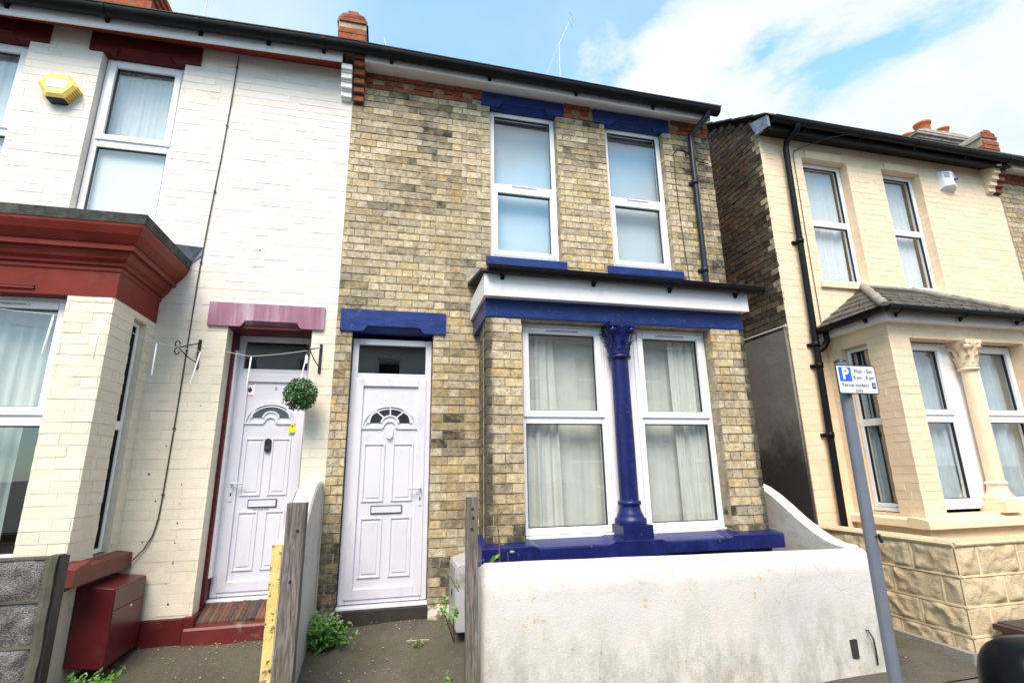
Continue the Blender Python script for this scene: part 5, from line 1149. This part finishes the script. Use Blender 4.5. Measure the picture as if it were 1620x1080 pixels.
def alarm_white():
    T = thing('alarm_box', 'white wedge-shaped burglar alarm box under the black eaves of the cream house', 'alarm box', (7.86, -.01, 5.38))
    f = Fr((7.86, 0, 5.52), (1, 0, 0), (0, -1, 0)); b = MB()
    b.poly([f(-.15, 0, -.14), f(.13, 0, -.15), f(.14, 0, .15), f(-.145, 0, .16), f(-.12, .07, -.10), f(.0, .115, -.09), f(.115, .07, -.10), f(-.12, .07, .14), f(.0, .115, .135), f(.115, .07, .13)],
           [(0, 4, 7, 3), (4, 5, 8, 7), (5, 6, 9, 8), (1, 2, 9, 6), (3, 7, 8, 9, 2), (0, 1, 6, 5, 4)]); ob('cover', b, 'alarm_white', T, .006)
    s = MB()
    for i in range(4): s.poly([f(-.105, .0765, .10-.022*i), f(-.035, .104, .10-.022*i), f(-.035, .104, .11-.022*i), f(-.105, .0765, .11-.022*i)], [(0, 1, 2, 3)])
    ob('sounder_slots', s, 'grey_text', T)
    l = MB(); l.lathe([(.0, -.01), (.03, -.01), (.03, .01), (0, .01)], (7.925, -.10, 5.535), 0, 14); ob('lamp', l, 'alarm_blue', T)
alarm_white()

# ================================================================== PARKING SIGN
def sign():
    y = -2.40; x0, x1 = 2.793, 2.777
    T = thing('parking_sign', 'permit parking sign on a grey-blue post at the pavement edge', 'sign', (x1, y, -.072))
    p = MB(); p.tube([(x1-.002, y, -.08), ((x0+x1)/2, y, 1.0), (x0, y, 2.14)], .034, 0, 20); ob('post', p, 'post', T)
    c = MB(); c.lathe([(.036, 0), (.036, .01), (.02, .02), (.0, .02)], (x0, y, 2.135), 0, 16); ob('post_cap', c, 'sign_black', T)
    d_ = MB(); d_.tube([(x1+.012, y-.028, 1.09), (x1+.022, y-.045, 1.105), (x1+.03, y-.05, 1.06)], .010, 0, 8); ob('strap_end', d_, 'sign_black', T)
    f = Fr((2.841, y-.056, 2.017), (1, 0, 0), (0, -1, 0)); w, h = .152, .092
    def rr(w, h, r, n=5): return [(sx*(w-r)+r*math.cos(a0+math.pi/2*i/n), sz*(h-r)+r*math.sin(a0+math.pi/2*i/n)) for sx, sz, a0 in ((1, 1, 0), (-1, 1, math.pi/2), (-1, -1, math.pi), (1, -1, 1.5*math.pi)) for i in range(n+1)]
    b = MB(); b.plate(rr(w, h, .012), f, -.004, 0, 0); b.plate(rr(w-.007, h-.007, .008), f, -.003, .001, 1); S_ = ob('sign_plate', b, ['sign_black', 'sign_white'], T)
    q = MB(); q.box(f, -.132, -.040, .0012, .0022, -.012, .078); ob('blue_panel', q, 'sign_blue', S_)
    t = MB(); text_mesh(t, 'P', f, -.086, .033, .098, .0034, 0, bold=.004)
    ob('parking_letter', t, 'sign_white', S_)
    t = MB(); text_mesh(t, 'Mon - Sat', f, .052, .052, .036, .0028, 0, bold=.0); text_mesh(t, '8 am - 8 pm', f, .052, .012, .033, .0028, 0, bold=.0)
    text_mesh(t, 'Permit holders', f, -.022, -.036, .0335, .0028, 0, bold=.0); text_mesh(t, 'only', f, .0, -.070, .034, .0028, 0, bold=.0)
    ob('lettering', t, 'sign_black', S_)
    z = MB(); z.box(f, .106, .134, .0012, .0022, -.055, -.019, 0); text_mesh(z, 'A', f, .12, -.037, .032, .0034, 1, bold=.0); ob('zone_badge', z, ['sign_black', 'sign_white'], S_)
    bk = MB(); bk.box(Fr((x0, y, 0), (1, 0, 0), (0, -1, 0)), -.04, .04, .0, .0535, 2.03, 2.07); ob('bracket', bk, 'charcoal', T)
sign()

# ================================================================== BRACKETS, LIGHTS, TOPIARY, CABLE
def scroll_bracket(label, bx, tip, z0, z1):
    T = thing('hanging_bracket', label, 'bracket', (bx, -.0, z0)); b = MB(); b.box(FRONT, bx-.013, bx+.013, .004, .014, z0, z1)
    for z in (z0+.012, z1-.012): b.lathe([(.006, -.006), (.006, .006)], (bx, -.016, z), 0, 8)
    ob('back_plate', b, 'iron', T, .003)
    tip = Vector(tip); root = Vector((bx, -.014, z1-.035)); foot = Vector((bx, -.014, z0+.05)); u = Vector((tip.x-root.x, tip.y-root.y, 0)); Lh = u.length; u.normalize()
    a = MB(); a.tube([root, root.lerp(tip, .5), tip], .0055, 0, 8)
    pts = []
    for i in range(16):
        t = i/15*math.pi*1.6; r = .034*(1-.45*i/15); pts.append(tip + u*(math.sin(t)*r*.9) + Vector((0, 0, .034 - math.cos(t)*r)))
    a.tube(pts, .005, 0, 6)
    pts = []
    for i in range(16):
        t = i/15*math.pi*1.6; r = .034*(1-.45*i/15); pts.append(tip + u*(math.sin(t)*r*.9) - Vector((0, 0, .034 - math.cos(t)*r)))
    a.tube(pts, .005, 0, 6)
    ob('arm', a, 'iron', T)
    c = MB(); c.tube([foot, foot.lerp(tip, .45)+Vector((0, 0, -.012)), tip - u*.01], .005, 0, 8); ob('brace', c, 'iron', T)
scroll_bracket('black iron scroll bracket on the white wall left of the maroon porch lintel', -1.713, (-1.815, -.20, 2.575), 2.43, 2.70)
scroll_bracket('black iron scroll bracket on the white wall above the green leaf ball', -.672, (-.748, -.205, 2.60), 2.42, 2.70)
def light_string():
    nodes = [(-3.0, -.86, 2.70), (-2.42, -.80, 2.655), (-2.115, -.80, 2.64), (-1.93, -.32, 2.585), (-1.63, -.21, 2.545), (-1.43, -.18, 2.556), (-1.225, -.20, 2.520), (-.752, -.21, 2.590), (-.672, -.03, 2.665)]
    T = thing('light_string', 'white cord hung with thin white light tubes across the porch and bay', 'string lights', (-1.23, -.2, 2.2))
    c = MB(); pts = []
    for i in range(len(nodes)-1):
        a, b = Vector(nodes[i]), Vector(nodes[i+1])
        for j in range(6): t = j/6; pts.append(a.lerp(b, t) - Vector((0, 0, .06*(b-a).length*t*(1-t))))
    pts.append(Vector(nodes[-1])); c.tube(pts, .0022, 0, 6); ob('cord', c, 'cord', T)
    for k, (dx, ln) in ((1, (-.02, .30)), (2, (-.01, .30)), (3, (0, .28)), (4, (-.045, .29)), (6, (-.01, .285))):
        p = Vector(nodes[k]); q = p + Vector((dx, 0, -ln)); m = MB(); m.tube([p, p.lerp(q, .04), p.lerp(q, .05), p.lerp(q, .97), q], [.003, .003, .0068, .0068, .003], 0, 8); ob('light_tube', m, 'tube', T)
light_string()
def leaf_face(mb, p, nrm, size, m=0, rn=None, up=None):
    n = Vector(nrm).normalized(); t = n.cross(Vector((0, 0, 1)) if abs(n.z) < .95 else Vector((1, 0, 0))).normalized()
    a = random.uniform(0, 6.28); b = n.cross(t); ax = t*math.cos(a)+b*math.sin(a); si = n.cross(ax); L_, w = size, size*.42
    P = [p, p+ax*L_*.35+si*w*.5+n*L_*.06, p+ax*L_*.75+si*w*.42+n*L_*.02, p+ax*L_-n*L_*.12, p+ax*L_*.75-si*w*.42+n*L_*.02, p+ax*L_*.35-si*w*.5+n*L_*.06]
    mb.poly(P, [(0, 1, 2, 3, 4, 5)], m, random.random() if rn is None else rn)
def topiary():
    C = Vector((-.785, -.22, 2.185)); T = thing('topiary_ball', 'green artificial leaf ball hanging by the panelled door of the white house', 'topiary ball', tuple(C - Vector((0, 0, .16))))
    m = MB(); rn = random.Random(5)
    for i in range(1500):
        z = rn.uniform(-1, 1); a = rn.uniform(0, 6.28); r = math.sqrt(1-z*z); d = Vector((r*math.cos(a), r*math.sin(a), z)); rad = .148*rn.uniform(.72, 1.0)
        leaf_face(m, C+d*rad, d + Vector((rn.uniform(-.9, .9), rn.uniform(-.9, .9), rn.uniform(-.5, 1.0))), rn.uniform(.022, .036))
    ob('foliage', m, 'box_leaf', T)
    k = MB(); k.lathe([(.0, -.10), (.07, -.07), (.10, 0), (.07, .07), (0, .10)], tuple(C), 0, 14); ob('core', k, plain('dark_green_core', (.012, .03, .01), .9), T)
    s = MB(); s.tube([C+Vector((0, 0, .10)), C+Vector((.0, 0, .2)), Vector((-.757, -.208, 2.575))], .006, 0, 6); s.box(Fr((-.763, -.21, 2.47), (1, 0, 0), (0, -1, 0)), -.011, .011, -.006, .006, 0, .07); ob('hanging_strap', s, 'tube', T)
topiary()
def cable():
    T = MB(); pts = [(-1.725, -.012, 5.80), (-1.737, -.012, 5.2), (-1.755, -.012, 4.58), (-1.785, -.012, 3.9), (-1.803, -.012, 3.35), (-1.808, -.012, 2.9), (-1.813, -.012, 2.39), (-1.82, -.012, 1.9), (-1.826, -.012, 1.57), (-1.832, -.012, 1.30), (-1.838, -.014, 1.16), (-1.86, -.016, 1.03), (-1.91, -.018, .925), (-1.97, -.03, .85), (-2.05, -.14, .782), (-2.06, -.4, .785), (-2.06, -.70, .775), (-2.10, -.745, .75), (-2.25, -.745, .72)]
    T.tube(pts, .0055, 0, 7)
    for z, x in ((5.66, -1.728), (4.95, -1.745), (4.2, -1.77), (3.45, -1.80), (2.6, -1.811), (1.9, -1.82), (1.35, -1.831)): T.box(FRONT, x-.010, x+.010, .004, .020, z-.007, z+.007)
    tag(ob('cable', T, 'cable'), 'thin brown cable clipped down the white wall to the red sill', 'cable')
    T = MB(); T.tube([(3.40, -.010, 5.42), (3.36, -.012, 5.36), (3.345, -.012, 5.0), (3.36, -.012, 4.3), (3.39, -.012, 3.6), (3.40, -.012, 3.42)], .005, 0, 6); T.tube([(3.345, -.012, 5.34), (3.42, -.014, 5.44), (3.53, -.014, 5.42), (3.7, -.014, 5.30), (3.85, -.014, 5.28)], .005, 0, 6)
    tag(ob('cable', T, 'iron'), 'thin black cable on the yellow brick beside the grey downpipe', 'cable')
    T = MB(); T.tube([(5.22, -.012, 5.66), (5.30, -.03, 5.71), (5.6, -.22, 5.78), (5.95, -.30, 5.86)], .006, 0, 6); T.tube([(5.22, -.012, 5.66), (5.2, -.012, 5.60), (5.185, -.012, 4.5), (5.18, -.012, 3.2)], .005, 0, 6)
    tag(ob('cable', T, 'cable'), 'thin cable strung under the eaves of the cream house beside its black pipe', 'cable')
cable()
def door_mat():
    m = MB(); n = 22; rn = random.Random(3)
    for i in range(n):
        a = -1.47 + .70*i/n; b = a+.70/n-.003; hz = .012+rn.uniform(0, .006)
        m.poly([(a-.0, .01, .325+.0), (b, .01, .325), (b+.005, .262, .43), (a+.005, .262, .43), (a, .01, .330+hz), (b, .01, .330+hz), (b+.005, .262, .434+hz), (a+.005, .262, .434+hz)], [(4, 5, 6, 7), (0, 1, 5, 4), (0, 4, 7, 3), (1, 2, 6, 5), (2, 3, 7, 6)], rn.choice((0, 0, 1, 2)))
    tag(ob('door_mat', m, ['mat_wood', 'sign_black', plain('brown_slat', (.13, .055, .035), .8, .3, 9)]), 'brown striped door mat on the red porch step', 'door mat')
door_mat()

# ================================================================== PLANTS
def plant(nm, label, cat, base, h, w, n, leafm='leaf', size=.05, stems=9, flowers=0, seed=1, group=None, flat=.7):
    rn = random.Random(seed); st = random.getstate(); random.seed(seed)
    T = thing(nm, label, cat, base, group); B = Vector(base); s = MB(); m = MB(); f = MB()
    for i in range(stems):
        a = rn.uniform(0, 6.28); rr = w*rn.uniform(.15, 1.0)*.5; tip = B + Vector((rr*math.cos(a), rr*math.sin(a)*flat, h*rn.uniform(.45, 1.0)*(1-.35*(2*rr/w)**2)))
        mid = B.lerp(tip, .55) + Vector((rn.uniform(-.02, .02), rn.uniform(-.02, .02), .15*h)); s.tube([B+Vector((.02*math.cos(a), .02*math.sin(a), 0)), mid, tip], [.005, .004, .002], 0, 5)
        for j in range(n//stems):
            t = rn.uniform(.2, 1.05); p = (B.lerp(mid, t/.55) if t < .55 else mid.lerp(tip, (t-.55)/.45)) + Vector((rn.gauss(0, 1), rn.gauss(0, 1)*flat, rn.gauss(0, .7)))*w*.10
            if p.z < B.z+.01: p.z = B.z+.015
            leaf_face(m, p, (rn.uniform(-.8, .8), rn.uniform(-1.1, .3), rn.uniform(.2, 1)), size*rn.uniform(.6, 1.2))
        if i < flowers:
            for q in range(5): leaf_face(f, tip+Vector((0, 0, .02)), (math.cos(q*1.26), math.sin(q*1.26)-.5, .8), .022)
    ob('stem', s, 'stem', T); ob('leaves', m, leafm, T)
    if flowers: ob('flowers', f, 'flower', T)
    random.setstate(st); return T
plant('geranium', 'bushy green wild geranium at the foot of the white party wall', 'plant', (-.41, -.36, .16), .28, .42, 760, size=.050, stems=30, flowers=4, seed=4)
plant('weed', 'low green weeds on the path below the dark red meter box', 'weed', (-1.88, -.66, .09), .13, .42, 220, size=.05, stems=22, seed=6)
plant('weed', 'small grass tuft at the foot of the peeling yellow wall end', 'weed', (-.80, -1.0, .03), .10, .18, 60, size=.05, stems=10, seed=7)
plant('weed', 'small weed with yellow flower bud between path and right wooden post', 'weed', (.46, -1.12, .03), .14, .12, 24, size=.045, stems=6, seed=8)
plant('weed', 'tiny green weed on the concrete beside the grey meter box', 'weed', (.30, -.45, .15), .06, .12, 40, size=.025, stems=8, seed=9)
plant('shrub', 'leggy shrub with reddish shoots rising behind the left end of the low white wall', 'shrub', (.86, -1.14, .55), .40, .38, 60, size=.065, stems=9, seed=11)
plant('weed', 'green leafy weed in the alley at the foot of the cream block wall', 'weed', (4.32, -.72, .04), .18, .22, 130, size=.045, stems=14, seed=12)
plant('weed', 'grass tuft at the front corner of the cream block wall', 'weed', (4.62, -1.60, -.07), .12, .16, 60, size=.05, stems=14, seed=13)
def shoot():
    s = MB(); m = MB(); pts = [(.82, -1.12, .82), (.815, -1.13, 1.0), (.80, -1.14, 1.12), (.805, -1.14, 1.22)]; s.tube(pts, [.007, .006, .004, .003], 0, 6)
    T = thing('shoot', 'thin bare reddish shoot standing up in front of the brick bay pier', 'plant', pts[0])
    for p in pts[1:]:
        for k in range(4): leaf_face(m, Vector(p)+Vector((random.uniform(-.012, .012), 0, random.uniform(-.04, .04))), (random.uniform(-1, 1), -1, .4), .028)
    ob('stem', s, 'stem', T); ob('leaves', m, 'red_leaf', T)
    s = MB(); m = MB(); pts = [(.50, -.62, .30), (.47, -.75, .40), (.50, -.85, .52), (.45, -.95, .58)]; T = thing('bramble', 'straggly rose stem with small leaves crossing the grey meter box', 'plant', (.52, -.62, .2))
    s.tube([(.56, -.6, .2), (.50, -.70, .36), (.46, -.72, .46)], .005, 0, 6); s.tube([(.56, -.6, .2), (.53, -.78, .42), (.55, -.80, .50)], .004, 0, 6); s.tube([(.56, -.85, .62), (.52, -.84, .68), (.495, -.84, .73)], .004, 0, 6)
    for c_, n_ in (((.46, -.72, .48), 16), ((.50, -.72, .42), 10), ((.55, -.80, .47), 10), ((.48, -.70, .52), 8)):
        for k in range(n_): leaf_face(m, Vector(c_)+Vector((random.gauss(0, .022), random.gauss(0, .02), random.gauss(0, .03))), (random.uniform(-.8, .8), -1, .6), .036)
    f = MB()
    for k in range(5): leaf_face(f, Vector((.53, -.85, .67))+Vector((random.gauss(0, .01), 0, random.gauss(0, .014))), (0, -1, .5), .03)
    ob('stem', s, 'stem', T); ob('leaves', m, 'leaf', T); ob('red_hips', f, 'red_leaf', T)
shoot()

def grit():
    g = MB(); rn = random.Random(17)
    for i in range(380):
        wgt = rn.random(); x = rn.uniform(-1.9, .75) if wgt < .75 else rn.uniform(3.9, 4.6); y = -rn.uniform(0, 1.35) if rn.random() < .6 else -abs(rn.gauss(0, .12))
        if -.74 < x < -.5 or (x > 3 and y > -.5): continue
        zw = .20 if x < -.62 else .235
        z = (zw + (-.052-zw)*min(1, -y/1.62)) if x < 3 else (.06 - .116*min(1, max(0, (-y-.6)/1.02)))
        r = rn.uniform(.003, .008)*(1.6 if rn.random() < .06 else 1); P = []
        for k in range(6):
            a = k*1.047+rn.uniform(-.3, .3); P.append((x+r*math.cos(a), y+r*math.sin(a), z+.012))
        P.append((x, y, z+.012+r*.9)); g.poly(P, [(k, (k+1) % 6, 6) for k in range(6)], rn.choice((0, 0, 0, 1, 2)), rn.random())
    o = ob('grit', g, ['flaunch', 'rock_cream', 'stem']); o['kind'] = 'stuff'; o['label'] = 'loose grit and crumbs scattered on the concrete paths'
    t = MB(); t.tube([(.20, -.42, .195), (.28, -.44, .20), (.38, -.43, .192)], .003, 0, 5); tag(ob('twig', t, 'joint_cream'), 'pale dry twig lying on the concrete by the white door', 'twig')
grit()

# ================================================================== AERIALS
def aerial(label, pts, cross=()):
    T = thing('tv_aerial', label, 'aerial', pts[0]); m = MB(); m.tube(pts, .007, 0, 6); ob('mast', m, 'cord', T)
    for a, b in cross:
        c = MB(); c.tube([a, b], .0035, 0, 5); ob('aerial_rod', c, 'cord', T)
aerial('thin pale television aerial above the roof of the yellow brick house', [(3.0, 3.0, 8.0), (3.03, 3.0, 9.9), (3.33, 3.0, 10.65)], [((2.70, 3.0, 9.0), (3.03, 3.0, 9.95)), ((3.22, 2.8, 10.55), (3.45, 3.2, 10.75)), ((3.20, 2.85, 10.42), (3.42, 3.2, 10.60))])
aerial('thin television aerial above the roof of the white painted house', [(-3.39, 3.0, 8.0), (-3.38, 3.0, 9.50), (-3.38, 3.0, 10.0)], [((-3.37, 3.0, 9.55), (-3.10, 3.0, 9.05))])
aerial('small pale aerial just right of the round topped parapet', [(-.28, 1.5, 6.9), (-.27, 1.5, 7.55), (-.33, 1.5, 7.85)], [((-.33, 1.5, 7.5), (-.2, 1.5, 7.55))])

# ================================================================== BIN AND CAR AT THE RIGHT EDGE
def storage_bin():
    T = thing('storage_box', 'low dark grey box with reddish edged lid in front of the cream block wall', 'box', (5.22, -1.72, -.02))
    f = Fr((5.22, -1.72, -.02), (1, 0, 0), (0, -1, 0)); b = MB(); b.poly([f(-.40, -.13, -.05), f(.40, -.13, -.05), f(.40, .13, -.05), f(-.40, .13, -.05), f(-.45, -.15, .245), f(.45, -.15, .245), f(.45, .15, .245), f(-.45, .15, .245)], [(0, 1, 2, 3), (4, 5, 6, 7), (0, 1, 5, 4), (1, 2, 6, 5), (2, 3, 7, 6), (3, 0, 4, 7)]); ob('body', b, plain('dark_teal_plastic', (.03, .05, .055), .5), T, .008)
    l = MB(); l.prism([(-.17, .24), (.19, .24), (.19, .268), (.1, .285), (-.17, .29)], f, -.44, .50, 0); l.prism([(-.165, .241), (.192, .237), (.192, .27), (.1, .282), (-.165, .284)], f, -.505, -.442, 1); ob('lid', l, ['charcoal', plain('reddish_plastic', (.06, .024, .02), .6)], T, .004)
storage_bin()
def car():
    T = thing('parked_car', 'black car parked at the kerb, only its door mirror showing at the right edge', 'car', (2.3, -4.95, -.16))
    # car faces -X; its right flank (towards the houses) carries the mirror
    ox, oy, oz = .35, -5.85, -.16; n = 9
    prof = [(0, .35, .55), (.05, .30, .62), (.35, .26, .72), (1.05, .24, .86), (1.30, .24, .90), (3.55, .24, .95), (3.85, .28, .80), (3.95, .34, .55)]
    body = MB(); V = []
    W2 = .80
    for (x, zb, zt) in prof:
        ta = .86 if x in (0, 3.95) else 1.0
        for (yy, t) in ((-1, 0), (-1.02, .5), (-.95, .9), (-.80, 1), (.80, 1), (.95, .9), (1.02, .5), (1, 0)): V.append((ox+x, oy+W2+yy*W2*ta, oz+zb+(zt-zb)*t))
    k = 8; m = len(prof); body.poly(V, [(i*k+j, (i+1)*k+j, (i+1)*k+(j+1) % k, i*k+(j+1) % k) for i in range(m-1) for j in range(k)] + [tuple(range(k)), tuple(range((m-1)*k, m*k))], 0, .5, 0, True); ob('body', body, 'car_paint', T)
    g = MB(); V = []
    for (x, s, z) in ((1.15, .74, .88), (1.75, .60, 1.40), (3.05, .60, 1.42), (3.75, .70, .93)): V += [(ox+x, oy+W2-s, oz+z), (ox+x, oy+W2+s, oz+z)]
    V2 = [(ox+1.15, oy+W2-.76, oz+.86), (ox+3.75, oy+W2-.76, oz+.9), (ox+1.15, oy+W2+.76, oz+.86), (ox+3.75, oy+W2+.76, oz+.9)]
    g.poly(V, [(0, 1, 3, 2), (4, 5, 7, 6), (0, 2, 4, 6), (1, 3, 5, 7)]); ob('window_glass', g, 'charcoal', T)
    r = MB(); r.poly([(x, y, z+.004) for (x, y, z) in V[2:6]] + [(x, y, z+.04) for (x, y, z) in V[2:6]], [(0, 1, 3, 2), (4, 5, 7, 6), (0, 1, 5, 4), (2, 3, 7, 6), (0, 2, 6, 4), (1, 3, 7, 5)]); ob('roof', r, 'car_paint', T, .02)
    for x in (.75, 3.15):
        for s in (-1, 1):
            yc = oy+W2+s*(W2-.11); w = MB(); V = []; seg = 24
            for (ra, yo) in ((.20, -.09), (.30, -.09), (.31, -.05), (.31, .05), (.30, .09), (.20, .09)):
                for j in range(seg): a = 2*math.pi*j/seg; V.append((ox+x+ra*math.cos(a), yc+yo, .15+ra*math.sin(a)))
            w.poly(V, [(i*seg+j, i*seg+(j+1) % seg, (i+1)*seg+(j+1) % seg, (i+1)*seg+j) for i in range(5) for j in range(seg)], 0, .5, 0, True); wo = ob('wheel', w, 'rubber', T)
            h = MB(); V2 = [(ox+x+.2*math.cos(2*math.pi*j/seg), yc+s*.08, .15+.2*math.sin(2*math.pi*j/seg)) for j in range(seg)]; h.poly(V2, [tuple(range(seg))]); ob('rim', h, 'chrome', wo)
    # door mirror: rounded casing, dark inset with a pale lens
    mx, my, mz = 1.600, -3.905, .945
    c = MB(); V = []; F = []; nu, nv = 20, 14
    for i in range(nv+1):
        p = math.pi*i/nv
        for j in range(nu):
            a = 2*math.pi*j/nu; sx, sy, sz = math.sin(p)*math.cos(a), math.sin(p)*math.sin(a), math.cos(p)
            pw = lambda v, e: math.copysign(abs(v)**e, v)
            V.append((mx + .125*pw(sx, .75), my + .090*pw(sy, .75), mz + .122*pw(sz, .75)))
    F = [(i*nu+j, i*nu+(j+1) % nu, (i+1)*nu+(j+1) % nu, (i+1)*nu+j) for i in range(nv) for j in range(nu)]
    c.poly(V, F, 0, .5, 0, True); M_ = ob('door_mirror', c, 'car_paint', T)
    rg = MB(); f = Fr((mx+.018, my-.112, mz+.016), (1, 0, 0), (-.35, -1, 0)); rg.ring(f, 0, 0, .060, .068, 0, 2*math.pi, -.02, .012, 0, 28); rg.ring(f, 0, 0, 0, .060, 0, 2*math.pi, -.02, .004, 1, 28); ob('mirror_inset', rg, ['charcoal', 'sign_black'], M_)
    ln = MB(); ln.plate([(-.028, -.012), (-.022, .012), (.05, .018), (.05, -.018)], f, .003, .010); ob('indicator_lens', ln, 'cyan', M_)
    ar = MB(); ar.tube([(mx+.02, my-.06, mz-.05), (mx+.03, my-.20, mz-.09), (mx+.03, my-.32, mz-.09)], .035, 0, 10); ob('mirror_arm', ar, 'rubber', M_)
car()
